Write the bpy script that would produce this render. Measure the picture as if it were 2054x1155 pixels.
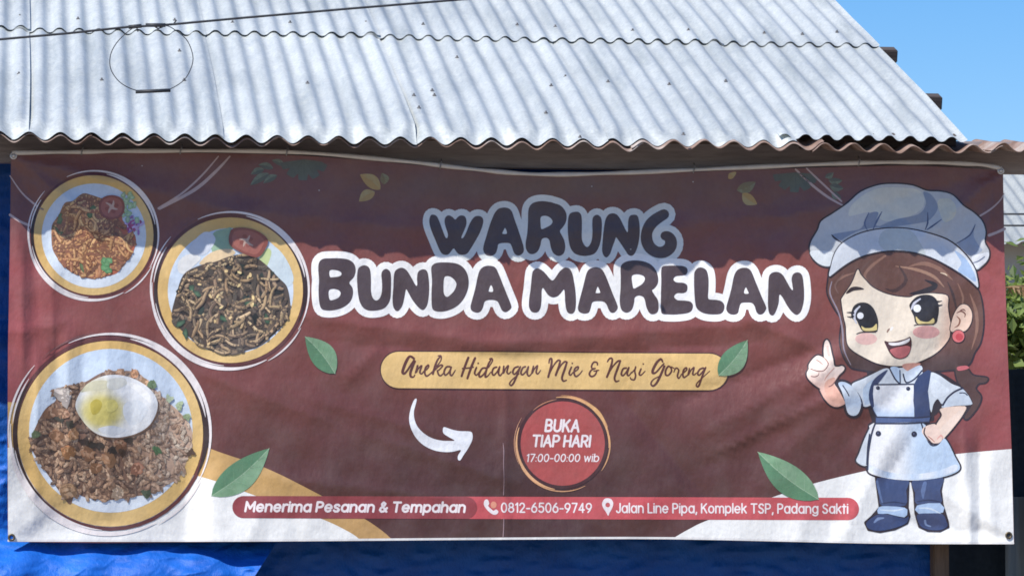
import bpy, bmesh, math, random
import numpy as np
from mathutils import Vector, Matrix
from mathutils.geometry import delaunay_2d_cdt

random.seed(7)
RNG = np.random.default_rng(7)
scene = bpy.context.scene
for o in list(bpy.data.objects):
    bpy.data.objects.remove(o)
COL = scene.collection

# ------------------------------------------------------------------ camera
R = math.radians
FPX, PW, PH = 8735.0, 2054.0, 1155.0          # focal length in photo pixels, photo size
YAW, PITCH, DIST = R(6.4), R(4.0), 17.4
AIM = np.array([0.0, 0.0, 2.81])
FWD = np.array([math.sin(YAW) * math.cos(PITCH), math.cos(YAW) * math.cos(PITCH), math.sin(PITCH)])
RGT = np.array([math.cos(YAW), -math.sin(YAW), 0.0])
UPV = np.cross(RGT, FWD)
CAM = AIM - DIST * FWD
cd = bpy.data.cameras.new('camera')
cd.sensor_width = 36.0
cd.lens = FPX / PW * 36.0
cd.clip_end = 2000.0
cam = bpy.data.objects.new('camera', cd)
cam.matrix_world = Matrix(((RGT[0], UPV[0], -FWD[0], CAM[0]), (RGT[1], UPV[1], -FWD[1], CAM[1]),
                           (RGT[2], UPV[2], -FWD[2], CAM[2]), (0, 0, 0, 1)))
COL.objects.link(cam)
scene.camera = cam

# ------------------------------------------------------------------ light
SUN_EL, SUN_AZ = R(52.0), R(48.0)             # azimuth: degrees to the left of straight in front of the stall
SUN = np.array([-math.cos(SUN_EL) * math.sin(SUN_AZ), -math.cos(SUN_EL) * math.cos(SUN_AZ), math.sin(SUN_EL)])
world = bpy.data.worlds.new('World')
scene.world = world
world.use_nodes = True
wn = world.node_tree
sky = wn.nodes.new('ShaderNodeTexSky')
sky.sky_type = 'NISHITA'
sky.sun_disc = False
sky.sun_elevation = SUN_EL
sky.sun_rotation = math.atan2(SUN[0], SUN[1]) % (2 * math.pi)
sky.altitude = 0.0
sky.air_density = 1.0
sky.dust_density = 0.2
sky.ozone_density = 4.0
hs = wn.nodes.new('ShaderNodeHueSaturation')
hs.inputs['Saturation'].default_value = 1.42
tint = wn.nodes.new('ShaderNodeMix'); tint.data_type = 'RGBA'; tint.blend_type = 'MULTIPLY'
tint.inputs[0].default_value = 1.0
tint.inputs[7].default_value = (.88, .835, .94, 1)
wn.links.new(sky.outputs[0], hs.inputs['Color'])
wn.links.new(hs.outputs[0], tint.inputs[6])
wn.links.new(tint.outputs[2], wn.nodes['Background'].inputs[0])
wn.nodes['Background'].inputs[1].default_value = 0.13
sd = bpy.data.lights.new('sun', 'SUN')
sd.energy = 5.0
sd.angle = R(0.5)
sd.color = (1.0, 0.94, 0.84)
sun = bpy.data.objects.new('sun', sd)
sun.rotation_euler = Vector(SUN).to_track_quat('Z', 'Y').to_euler()
sun.location = (-6, -8, 14)
COL.objects.link(sun)
scene.view_settings.view_transform = 'Standard'
scene.view_settings.look = 'None'
scene.view_settings.exposure = 0.2
scene.view_settings.gamma = 1.0

# ------------------------------------------------------------------ helpers
def at(px, py, Y=0.0):
    """point where the sight line of a photo position meets the vertical plane y = Y"""
    px = np.asarray(px, float); py = np.asarray(py, float); Y = np.asarray(Y, float)
    d = FWD * FPX + np.multiply.outer(px - PW / 2, RGT) - np.multiply.outer(py - PH / 2, UPV)
    t = (Y - CAM[1]) / d[..., 1]
    return CAM + d * t[..., None]

def lin(r, g, b):
    f = lambda v: (v / 255) / 12.92 if v / 255 <= 0.04045 else ((v / 255 + 0.055) / 1.055) ** 2.4
    return (f(r), f(g), f(b))

def tag(o, label=None, cat=None, group=None, kind=None):
    if label: o['label'] = label
    if cat: o['category'] = cat
    if group: o['group'] = group
    if kind: o['kind'] = kind
    return o

def link(name, me, mat=None, parent=None):
    o = bpy.data.objects.new(name, me)
    COL.objects.link(o)
    if mat is not None and me is not None: me.materials.append(mat)
    if parent is not None: o.parent = parent
    return o

def mesh(name, verts, faces, smooth=False):
    me = bpy.data.meshes.new(name)
    me.from_pydata([tuple(map(float, v)) for v in verts], [], [tuple(f) for f in faces])
    if smooth:
        me.polygons.foreach_set('use_smooth', [True] * len(me.polygons))
    me.update()
    return me

def box_mesh(name, x0, x1, y0, y1, z0, z1, bev=0.0):
    bm = bmesh.new()
    bmesh.ops.create_cube(bm, size=1.0)
    for v in bm.verts:
        v.co = Vector((x0 + (v.co.x + .5) * (x1 - x0), y0 + (v.co.y + .5) * (y1 - y0), z0 + (v.co.z + .5) * (z1 - z0)))
    if bev:
        bmesh.ops.bevel(bm, geom=bm.edges[:], offset=bev, segments=2, affect='EDGES')
    me = bpy.data.meshes.new(name)
    bm.to_mesh(me); bm.free()
    return me

def tube_mesh(name, pts, rad, n=8, closed=False):
    pts = [Vector(p) for p in pts]
    rads = rad if hasattr(rad, '__len__') else [rad] * len(pts)
    V, Fc = [], []
    m = len(pts)
    for i, p in enumerate(pts):
        a = pts[(i - 1) % m] if (closed or i) else pts[0]
        b = pts[(i + 1) % m] if (closed or i < m - 1) else pts[-1]
        t = (b - a).normalized()
        s = t.cross(Vector((0, 1, 0)))
        if s.length < 1e-3: s = t.cross(Vector((1, 0, 0)))
        s.normalize(); q = t.cross(s)
        for k in range(n):
            an = 2 * math.pi * k / n
            V.append(p + (s * math.cos(an) + q * math.sin(an)) * rads[i])
    for i in range(m if closed else m - 1):
        for k in range(n):
            a, b = i * n + k, i * n + (k + 1) % n
            c, d = ((i + 1) % m) * n + (k + 1) % n, ((i + 1) % m) * n + k
            Fc.append((a, b, c, d))
    if not closed:
        Fc.append(tuple(range(n))[::-1]); Fc.append(tuple((m - 1) * n + k for k in range(n)))
    return mesh(name, V, Fc, True)

# ------------------------------------------------------------------ materials
def new_mat(name):
    m = bpy.data.materials.new(name)
    m.use_nodes = True
    nt = m.node_tree
    return m, nt, nt.nodes['Principled BSDF']

def noise(nt, scale, detail=4, rough=.55, coords='Position', vscale=None, ridged=False):
    if coords == 'Position':
        g = nt.nodes.new('ShaderNodeNewGeometry'); src = g.outputs['Position']
    else:
        g = nt.nodes.new('ShaderNodeTexCoord'); src = g.outputs['Object']
    if vscale:
        mp = nt.nodes.new('ShaderNodeMapping'); mp.inputs['Scale'].default_value = vscale
        nt.links.new(src, mp.inputs[0]); src = mp.outputs[0]
    n = nt.nodes.new('ShaderNodeTexNoise')
    if ridged: n.noise_type = 'RIDGED_MULTIFRACTAL'; n.normalize = True
    n.inputs['Scale'].default_value = scale
    n.inputs['Detail'].default_value = detail
    n.inputs['Roughness'].default_value = rough
    nt.links.new(src, n.inputs['Vector'])
    return n.outputs['Fac']

def ramp(nt, fac, stops):
    r = nt.nodes.new('ShaderNodeValToRGB')
    e = r.color_ramp.elements
    while len(e) < len(stops): e.new(0.5)
    for el, (p, c) in zip(e, stops):
        el.position = p; el.color = (*c, 1) if len(c) == 3 else c
    nt.links.new(fac, r.inputs[0])
    return r.outputs[0]

def mixc(nt, a, b, fac, mode='MIX'):
    m = nt.nodes.new('ShaderNodeMix'); m.data_type = 'RGBA'; m.blend_type = mode
    for s, v in ((m.inputs[6], a), (m.inputs[7], b), (m.inputs[0], fac)):
        if hasattr(v, 'is_linked') or isinstance(v, bpy.types.NodeSocket): nt.links.new(v, s)
        elif isinstance(v, (int, float)): s.default_value = v
        else: s.default_value = (*v, 1)
    return m.outputs[2]

def bump(nt, bsdf, layers):
    prev = None
    for fac, dist, strength in layers:
        b = nt.nodes.new('ShaderNodeBump')
        b.inputs['Distance'].default_value = dist
        b.inputs['Strength'].default_value = strength
        nt.links.new(fac, b.inputs['Height'])
        if prev: nt.links.new(prev, b.inputs['Normal'])
        prev = b.outputs[0]
    nt.links.new(prev, bsdf.inputs['Normal'])

def mat_vinyl():
    m, nt, b = new_mat('printed_vinyl')
    a = nt.nodes.new('ShaderNodeAttribute'); a.attribute_name = 'print'
    n1 = noise(nt, 3.0, 5, .6)
    n2 = noise(nt, 60.0, 3, .6)
    f1 = ramp(nt, n1, [(0.3, (.9, .9, .9)), (0.7, (1.08, 1.08, 1.08))])
    f2 = ramp(nt, n2, [(0.3, (.95, .95, .95)), (0.7, (1.05, 1.05, 1.05))])
    c = mixc(nt, a.outputs['Color'], f1, 1.0, 'MULTIPLY')
    c = mixc(nt, c, f2, 1.0, 'MULTIPLY')
    c = mixc(nt, c, (.33, .30, .28), ramp(nt, noise(nt, 8.0, 5, .65), [(.42, (0, 0, 0)), (.75, (.10, .10, .10))]))   # faded ink
    nt.links.new(c, b.inputs['Base Color'])
    b.inputs['Roughness'].default_value = .42
    b.inputs['Specular IOR Level'].default_value = .56
    crumple = noise(nt, 7.0, 3, .5, vscale=(1.0, 1.0, 1.0))
    crease = noise(nt, 26.0, 4, .6, vscale=(1.0, 1.0, .55))
    weave = noise(nt, 420.0, 2, .5)
    fold = noise(nt, 3.2, 4, .55, ridged=True, vscale=(1.0, 1.0, 1.5))
    bump(nt, b, [(crumple, .014, .5), (fold, .014, .75), (crease, .006, .5), (weave, .0006, .35)])
    return m

def mat_metal(name='galvanised_steel', k=1.0):
    m, nt, b = new_mat(name)
    n1 = noise(nt, 70.0, 4, .65)                               # spangle
    n2 = noise(nt, 1.6, 6, .62, vscale=(7.0, .6, .6))          # weather streaks down the slope
    n3 = noise(nt, 11.0, 6, .7)
    n4 = noise(nt, 1.1, 4, .55)
    c = ramp(nt, n1, [(.26, (.55 * k, .58 * k, .565 * k)), (.5, (.67 * k, .70 * k, .68 * k)), (.76, (.82 * k, .845 * k, .82 * k))])
    c = mixc(nt, c, ramp(nt, n2, [(.28, (.68, .70, .71)), (.52, (.95, .95, .95)), (.75, (1.06, 1.06, 1.05))]), 1.0, 'MULTIPLY')
    c = mixc(nt, c, ramp(nt, n4, [(.35, (.90, .905, .91)), (.65, (1.04, 1.04, 1.04))]), 1.0, 'MULTIPLY')
    c = mixc(nt, c, (.30, .27, .24), ramp(nt, n3, [(.64, (0, 0, 0)), (.78, (.5, .5, .5))]))
    oi = nt.nodes.new('ShaderNodeObjectInfo')
    c = mixc(nt, c, ramp(nt, oi.outputs['Random'], [(0, (.88, .89, .90)), (1, (1.03, 1.03, 1.02))]), 1.0, 'MULTIPLY')   # sheets of different age
    n5 = noise(nt, 5.0, 6, .7, vscale=(2.0, .5, .5))
    c = mixc(nt, c, (.36, .28, .22), ramp(nt, n5, [(.66, (0, 0, 0)), (.82, (.45, .45, .45))]))
    nt.links.new(c, b.inputs['Base Color'])
    b.inputs['Metallic'].default_value = .3
    nt.links.new(ramp(nt, n3, [(.3, (.36,) * 3), (.7, (.56,) * 3)]), b.inputs['Roughness'])
    bump(nt, b, [(noise(nt, 8.0, 4, .55), .007, .5), (noise(nt, 4.0, 3, .5, ridged=True), .004, .35), (n1, .0007, .35)])
    return m

def mat_rust():
    m, nt, b = new_mat('rusty_sheet')
    n1 = noise(nt, 5.0, 6, .65)
    n2 = noise(nt, 30.0, 5, .6)
    c = ramp(nt, n1, [(.34, (.50, .46, .43)), (.48, (.33, .235, .195)), (.66, (.19, .115, .085))])
    c = mixc(nt, c, ramp(nt, n2, [(.3, (.72, .7, .68)), (.7, (1.08, 1.06, 1.05))]), 1.0, 'MULTIPLY')
    nt.links.new(c, b.inputs['Base Color'])
    b.inputs['Roughness'].default_value = .8
    bump(nt, b, [(n2, .002, .5)])
    return m

def mat_simple(name, c0, c1, scale, rough=.7, vscale=None, bd=.002, bs=.4, metallic=0.0, spec=.4):
    m, nt, b = new_mat(name)
    n1 = noise(nt, scale, 5, .6, vscale=vscale)
    nt.links.new(ramp(nt, n1, [(.3, c0), (.7, c1)]), b.inputs['Base Color'])
    b.inputs['Roughness'].default_value = rough
    b.inputs['Metallic'].default_value = metallic
    b.inputs['Specular IOR Level'].default_value = spec
    bump(nt, b, [(n1, bd, bs)])
    return m

def mat_tarp(name='blue_tarpaulin', k=1.0):
    m, nt, b = new_mat(name)
    n1 = noise(nt, 6.0, 4, .6)
    n2 = noise(nt, 40.0, 5, .65, vscale=(1, 1, .6))
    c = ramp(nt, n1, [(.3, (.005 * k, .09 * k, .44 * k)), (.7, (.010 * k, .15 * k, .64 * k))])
    c = mixc(nt, c, (.12 * k, .33 * k, .78 * k), ramp(nt, n2, [(.62, (0, 0, 0)), (.76, (.35, .35, .35))]))
    nt.links.new(c, b.inputs['Base Color'])
    b.inputs['Roughness'].default_value = .5
    b.inputs['Specular IOR Level'].default_value = .3
    bump(nt, b, [(noise(nt, 13.0, 5, .6, ridged=True, vscale=(.7, 1, 1.3)), .03, .8), (n2, .008, .7), (noise(nt, 300, 2), .0006, .4)])
    return m

def mat_leaf(name, c0, c1):
    m, nt, b = new_mat(name)
    oi = nt.nodes.new('ShaderNodeNewGeometry')
    nt.links.new(ramp(nt, oi.outputs['Random Per Island'], [(0, c0), (1, c1)]), b.inputs['Base Color'])
    b.inputs['Roughness'].default_value = .5
    tr = nt.nodes.new('ShaderNodeBsdfTranslucent')
    tr.inputs[0].default_value = (c1[0] * 1.4, c1[1] * 1.4, c1[2], 1)
    mx = nt.nodes.new('ShaderNodeMixShader'); mx.inputs[0].default_value = .3
    nt.links.new(b.outputs[0], mx.inputs[1]); nt.links.new(tr.outputs[0], mx.inputs[2])
    nt.links.new(mx.outputs[0], nt.nodes['Material Output'].inputs[0])
    return m

VINYL = mat_vinyl()
METAL = mat_metal()
METAL2 = mat_metal('older_galvanised_steel', .72)
RUST = mat_rust()
TARP = mat_tarp()
TARP_SHADED = mat_tarp('shaded_tarpaulin', .6)  # same blue tarpaulin, its shade painted in as a darker colour
WOOD = mat_simple('weathered_wood', (.24, .215, .22), (.36, .32, .32), 9.0, .85, (1.0, 8, 8), .003, .6)
WOODD = mat_simple('dark_purlin_wood', (.05, .04, .038), (.10, .08, .07), 9.0, .85, (1.0, 8, 8), .003, .6)
POSTM = mat_simple('brown_post_wood', (.10, .07, .05), (.17, .12, .09), 8.0, .85, (8, 8, 1), .003, .6)
HEM = mat_simple('unprinted_vinyl', (.55, .53, .50), (.66, .64, .61), 18.0, .5, None, .002, .5)
STEEL = mat_simple('zinc_screw', (.5, .5, .5), (.65, .65, .65), 50, .4, metallic=.6)
SCREWM = mat_simple('weathered_screw', (.10, .09, .09), (.30, .29, .28), 90, .5, metallic=.3)
EYELET = mat_simple('dull_brass_eyelet', (.11, .09, .06), (.2, .16, .1), 60, .45, metallic=.7)
KNOT = mat_simple('grey_cord', (.20, .20, .21), (.34, .34, .35), 60, .7)
BLACK = mat_simple('black_cable_rubber', (.02, .022, .028), (.045, .05, .06), 30, .55)
UNLITM = mat_simple('unlit_space_dark', (.008, .016, .022), (.018, .03, .038), 40, .8)  # near-black colour painted in for unlit depth
CLOTH = mat_simple('grey_green_cloth', (.09, .11, .11), (.17, .19, .185), 5.0, .8, (6, 1, .4), .01, .5)
GROUND = mat_simple('packed_earth', (.20, .16, .12), (.34, .28, .21), 1.5, .95, None, .02, .5)
WALLM = mat_simple('pale_plaster', (.42, .41, .38), (.55, .53, .5), 2.0, .9)
LEAF = mat_leaf('shrub_leaf', (.05, .09, .02), (.24, .32, .09))
BARK = mat_simple('bark', (.06, .045, .03), (.14, .10, .07), 20, .9)
DRYL = mat_leaf('dry_frond', (.22, .13, .05), (.35, .22, .1))

# ------------------------------------------------------------------ ground
g = link('ground', mesh('ground', [(-400, -400, 0), (400, -400, 0), (400, 400, 0), (-400, 400, 0)], [(0, 1, 2, 3)]), GROUND)
tag(g, kind='structure')

# ------------------------------------------------------------------ the stall: roof, eave, beam, posts
stall = bpy.data.objects.new('food_stall', None)
stall.location = (0, 0, 0)
COL.objects.link(stall)
tag(stall, 'low street food stall with a pale corrugated zinc roof above the maroon banner', 'stall')

OV = 0.20                                       # how far the eave stands out in front of the banner
SLOPE = R(18.3)
ZE = at(1000, 288, -OV)[2]                       # mean height of the old eave sheets' front edge
PITCH_G = 0.0847                                 # galvanised corrugation
X_RIGHT = at(1946, 284, -OV)[0]
GAL_Y0 = -OV + 0.006
ZG = ZE + 0.0
GOFF = 0.031                                     # the new sheets ride on the crests of the old ones
GAMP = 0.0106

PITCH_R = 0.1212
RS = SLOPE
def rust_wave(x):
    return .0165 * np.cos(2 * np.pi * (x - at(60, 276, -OV)[0]) / PITCH_R)

def dents(x, s):
    return (.0022 * np.sin(x * 2.3 + 1.1 * np.sin(s * 3.1)) * np.sin(s * 2.1 + x)
            + .0011 * np.sin(x * 9.1 + 2.0 + s * 3) * np.sin(s * 6.3 + 1.7 * np.sin(x * 4)))

def gal_sheet(x0, x1, s0, s1, lift, seed, edge_gap=0.0, eave_dents=True, conform=False):
    rs = np.random.default_rng(seed)
    nx = int(round((x1 - x0) / PITCH_G * 14)) + 1
    ns = max(6, int((s1 - s0) / .045))
    xs = np.linspace(x0, x1, nx); ss = np.linspace(s0, s1, ns)
    Xg, Sg = np.meshgrid(xs, ss)
    ph = 2 * np.pi * (Xg - X_RIGHT) / PITCH_G
    prof = (np.sin(ph) + .06 * np.sin(3 * ph)) * 1.05
    amp = GAMP * (1 + .10 * np.sin(Xg * 5.1 + seed) * np.sin(Sg * 2.7 + seed))
    N = prof * amp + dents(Xg, Sg) + lift + GOFF
    Xo = Xg + .004 * np.sin(Sg * 1.7 + Xg * 1.3 + seed)
    if eave_dents:
        for k in range(5):
            cx, cs = rs.uniform(x0, x1), s0 + rs.uniform(.02, .16)
            N -= rs.uniform(.003, .008) * np.exp(-((Xg - cx) / .03) ** 2 - ((Sg - cs) / .045) ** 2)
        for k in range(4):
            cx, cs = rs.uniform(x0, x1), rs.uniform(s0, s1)
            N -= rs.uniform(.002, .005) * np.exp(-((Xg - cx) / .035) ** 2 - ((Sg - cs) / .08) ** 2)
    if edge_gap:
        N += edge_gap * np.clip(1 - (x1 - Xg) / .07, 0, 1) ** 2 * np.clip(1 - (Sg - s0) / (1.15 * (s1 - s0)), 0, 1)
    if conform:                                  # nailed down onto the old wave along the eave
        t = np.exp(-(Sg / .075) ** 2)
        N = N * (1 - t) + (rust_wave(Xg) + .005 + lift * .3) * t
    yy = GAL_Y0 + Sg * math.cos(SLOPE) - N * math.sin(SLOPE)
    zz = ZG + Sg * math.sin(SLOPE) + N * math.cos(SLOPE)
    V = np.stack([Xo, yy, zz], -1).reshape(-1, 3)
    Fc = []
    for j in range(ns - 1):
        for i in range(nx - 1):
            a = j * nx + i
            Fc.append((a, a + 1, a + nx + 1, a + nx))
    return mesh('roof_sheet', V, Fc, True)

def roof_s(px, py):
    """distance up the slope of the galvanised roof seen at a photo position, and x there"""
    d = FWD * FPX + (px - PW / 2) * RGT - (py - PH / 2) * UPV
    n = np.array([0, -math.sin(SLOPE), math.cos(SLOPE)])
    p0 = np.array([0, GAL_Y0 - GOFF * math.sin(SLOPE), ZG + GOFF * math.cos(SLOPE)])
    t = ((p0 - CAM) @ n) / (d @ n)
    p = CAM + d * t
    return p[0], (p[1] - GAL_Y0) / math.cos(SLOPE)

S_LAP = roof_s(1000, 82)[1]
COVER = 9 * PITCH_G
screw_me = None
def screw():
    global screw_me
    if screw_me is None:
        bm = bmesh.new()
        bmesh.ops.create_cone(bm, cap_ends=True, segments=10, radius1=.011, radius2=.010, depth=.003, matrix=Matrix.Translation((0, 0, .0015)))
        bmesh.ops.create_cone(bm, cap_ends=True, segments=6, radius1=.006, radius2=.005, depth=.009, matrix=Matrix.Translation((0, 0, .0065)))
        screw_me = bpy.data.meshes.new('screw'); bm.to_mesh(screw_me); bm.free()
        screw_me.materials.append(SCREWM)
    return screw_me

sheets = {}
for k in range(7):
    xr = X_RIGHT - k * COVER + (0.0 if k == 0 else PITCH_G * .75)
    xl = X_RIGHT - (k + 1) * COVER
    gap = {3: .018, 5: .016}.get(k, .0)
    lo = link('roof_sheet', gal_sheet(xl, xr, (.05 if k == 0 else .02 if k == 1 else .004 * (k % 3)), S_LAP + .14, .0035 * k, 10 + k, gap, True, k >= 1), METAL, stall)
    sheets[(0, k)] = lo
    up = link('roof_sheet', gal_sheet(xl, xr, S_LAP + .012 * math.sin(k * 2.7), S_LAP + 1.9, .007 + .0035 * k + .002 * (k % 2), 40 + k, gap * .3, False), METAL, stall)
    sheets[(1, k)] = up
    up2 = link('roof_sheet', gal_sheet(xl, xr, S_LAP + 1.8, S_LAP + 3.4, .014 + .0035 * k, 70 + k, 0, False), METAL, stall)

for (px, py) in [(25, 160), (143, 52), (222, 172), (371, 172), (371, 114), (369, 55), (479, 58), (588, 59), (606, 176), (730, 57), (863, 60), (1042, 60),
                 (1105, 62), (1128, 161), (1250, 70), (1205, 171), (1322, 176), (1390, 278), (1385, 70), (1524, 74), (1626, 77), (1468, 169), (1694, 72),
                 (865, 190), (904, 123), (1098, 181), (1175, 284), (845, 225), (1107, 236), (28, 47), (826, 200), (858, 200)]:
    x, s = roof_s(px, py)
    x = X_RIGHT + round(((x - X_RIGHT) / PITCH_G) - .25) * PITCH_G + .25 * PITCH_G     # on a crest
    k = min(6, max(0, int((X_RIGHT - x) / COVER)))
    row = 1 if s > S_LAP else 0
    n = GOFF + GAMP * 1.02 + float(dents(x, s)) + (.007 if row else 0) + .0035 * k
    so = link('screw', screw(), None, sheets[(row, k)])
    so.location = (x, GAL_Y0 + s * math.cos(SLOPE) - n * math.sin(SLOPE), ZG + s * math.sin(SLOPE) + n * math.cos(SLOPE))
    so.rotation_euler = (SLOPE, 0, 0)
    so.scale = (.8, .8, .9)

# old rusty eave sheets with the larger wave
def rust_sheet(x0, x1, y0, depth, dz, seed, RS=SLOPE):
    rs = np.random.default_rng(seed)
    nx = int((x1 - x0) / PITCH_R * 14) + 1
    ns = 9
    xs = np.linspace(x0, x1, nx); ss = np.linspace(0, depth, ns)
    Xg, Sg = np.meshgrid(xs, ss)
    N = rust_wave(Xg) + dz
    front = np.exp(-Sg / .05)
    N = N + front * (.003 * np.sin(Xg * 13 + seed) + .002 * np.sin(Xg * 31 + 2 * seed))
    edge = front * (.006 * np.sin(Xg * 7 + seed * 3) + .004 * np.sin(Xg * 43 + seed) + .002 * np.sin(Xg * 117 + seed))
    V = np.stack([Xg, y0 + Sg * math.cos(RS) + edge, ZE + Sg * math.sin(RS) + N], -1).reshape(-1, 3)
    V2 = V - np.array([0, 0, .004])
    n0 = len(V)
    Fc = []
    for j in range(ns - 1):
        for i in range(nx - 1):
            a = j * nx + i
            Fc.append((a, a + 1, a + nx + 1, a + nx))
            Fc.append((n0 + a + nx, n0 + a + nx + 1, n0 + a + 1, n0 + a))
    for i in range(nx - 1):
        Fc.append((n0 + i, n0 + i + 1, i + 1, i))
    return mesh('eave_sheet', np.concatenate([V, V2]), Fc, True)

xr_end = at(2012, 300, -OV)[0]
xx = xr_end
for k in range(7):
    w = 6.4 * PITCH_R
    link('eave_sheet', rust_sheet(xx - w, xx, -OV + (.0 if k < 2 else .004 if k == 2 else .012), .5 if k == 0 else .18, .004 * (k % 2) - (.004 if k >= 2 else 0), 3 + k, R(8.0) if k == 0 else SLOPE), RUST, stall)  # rightmost sheet's extra depth is added to shade the banner's corner
    xx -= 6 * PITCH_R
link('eave_sheet', rust_sheet(xr_end - .05, xr_end + .8, -OV - .006, .5, .006, 33, R(8.0)), RUST, stall)  # end sheet run back flat and unseen to shade the banner's right corner

eb = link('eave_batten', box_mesh('eave_batten', -3.4, X_RIGHT - .02, .17, .21, -.03, .0165), WOODD, stall)
eb.location = (0, GAL_Y0, ZG); eb.rotation_euler = (SLOPE, 0, 0)
# purlins whose ends stick out past the roof edge
for (px, py, out) in ((1792, 104, .17), (1881, 197, .10)):
    xe, s = roof_s(px - 30, py - 15)
    xtip = at(px, py, GAL_Y0 + s * math.cos(SLOPE))[0]
    me = box_mesh('purlin', -3.6, xtip + .012, -.04, .04, -.04, .018, .004)
    o = link('purlin', me, WOODD, stall)
    o.location = (0, GAL_Y0 + s * math.cos(SLOPE), ZG - .004 + s * math.sin(SLOPE))
    o.rotation_euler = (SLOPE, 0, 0)

zt, zb = at(1000, 302, .10)[2], at(1000, 336, .10)[2]
beam = link('fascia_beam', box_mesh('fascia_beam', -3.2, 3.0, .10, .17, zb, zt + .06, .004), WOOD, stall)
for px in (1888,):
    xa, xb = at(1872, 1100, .24)[0], at(1904, 1100, .24)[0]
    link('post', box_mesh('post', xa, xb, .24, .31, .0, zb - .003, .005), POSTM, stall)
link('post', box_mesh('post', -2.75, -2.68, .20, .27, 0, zb - .003, .005), POSTM, stall)
ridge_y = GAL_Y0 + (S_LAP + 3.3) * math.cos(SLOPE)
for xp in (-3.0, -.2, 1.6):
    o = link('rafter', box_mesh('rafter', xp, xp + .06, .4, 2.6, -.12, -.066, .004), WOODD, stall)
    o.location = (0, GAL_Y0, ZG); o.rotation_euler = (SLOPE, 0, 0)
    link('post', box_mesh('post', xp, xp + .08, 2.2, 2.28, 0, ZG + .5, .004), POSTM, stall)

# ------------------------------------------------------------------ blue tarpaulins
def sheet_grid(name, xs, zs, yfun):
    Xg, Zg = np.meshgrid(xs, zs)
    Yg = yfun(Xg, Zg)
    V = np.stack([Xg, Yg, Zg], -1).reshape(-1, 3)
    nx = len(xs); Fc = []
    for j in range(len(zs) - 1):
        for i in range(nx - 1):
            a = j * nx + i
            Fc.append((a, a + 1, a + nx + 1, a + nx))
    return mesh(name, V, Fc, True)

xw1 = at(1874, 1100, .33)[0]
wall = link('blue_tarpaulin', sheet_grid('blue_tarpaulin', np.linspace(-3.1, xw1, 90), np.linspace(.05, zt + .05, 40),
            lambda x, z: .33 + .008 * np.sin(x * 6 + z) + .006 * np.sin(x * 15 + 2 * z + 1)), TARP_SHADED)
tag(wall, 'blue tarpaulin wall, its colour darkened for the shade behind the banner', 'tarpaulin')

# ------------------------------------------------------------------ the banner's surface
def sstep(a, b, x):
    t = np.clip((x - a) / (b - a), 0, 1)
    return t * t * (3 - 2 * t)

_sx = np.array([-60, 20, 60, 130, 200, 300, 400, 480, 560, 650, 800, 1000, 1250, 1400, 1500, 1620, 1700, 1800, 1900, 1960, 2010, 2100], float)
_sy = np.array([450, 456, 472, 482, 486, 507, 508, 502, 498, 501, 519, 530, 537, 533, 522, 507, 501, 508, 511, 510, 498, 490], float)
KS = math.tan(SUN_EL) / math.cos(SUN_AZ)
_fine = np.linspace(-60, 2100, 433)
_fy = np.interp(_fine, _sx, _sy)
_k = np.hanning(17); _k /= _k.sum()
_fy = np.convolve(np.pad(_fy, 8, mode='edge'), _k, mode='valid')
_drop = ZE - at(_fine, _fy, 0.05)[:, 2]
_delta = _drop / KS - OV

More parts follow.
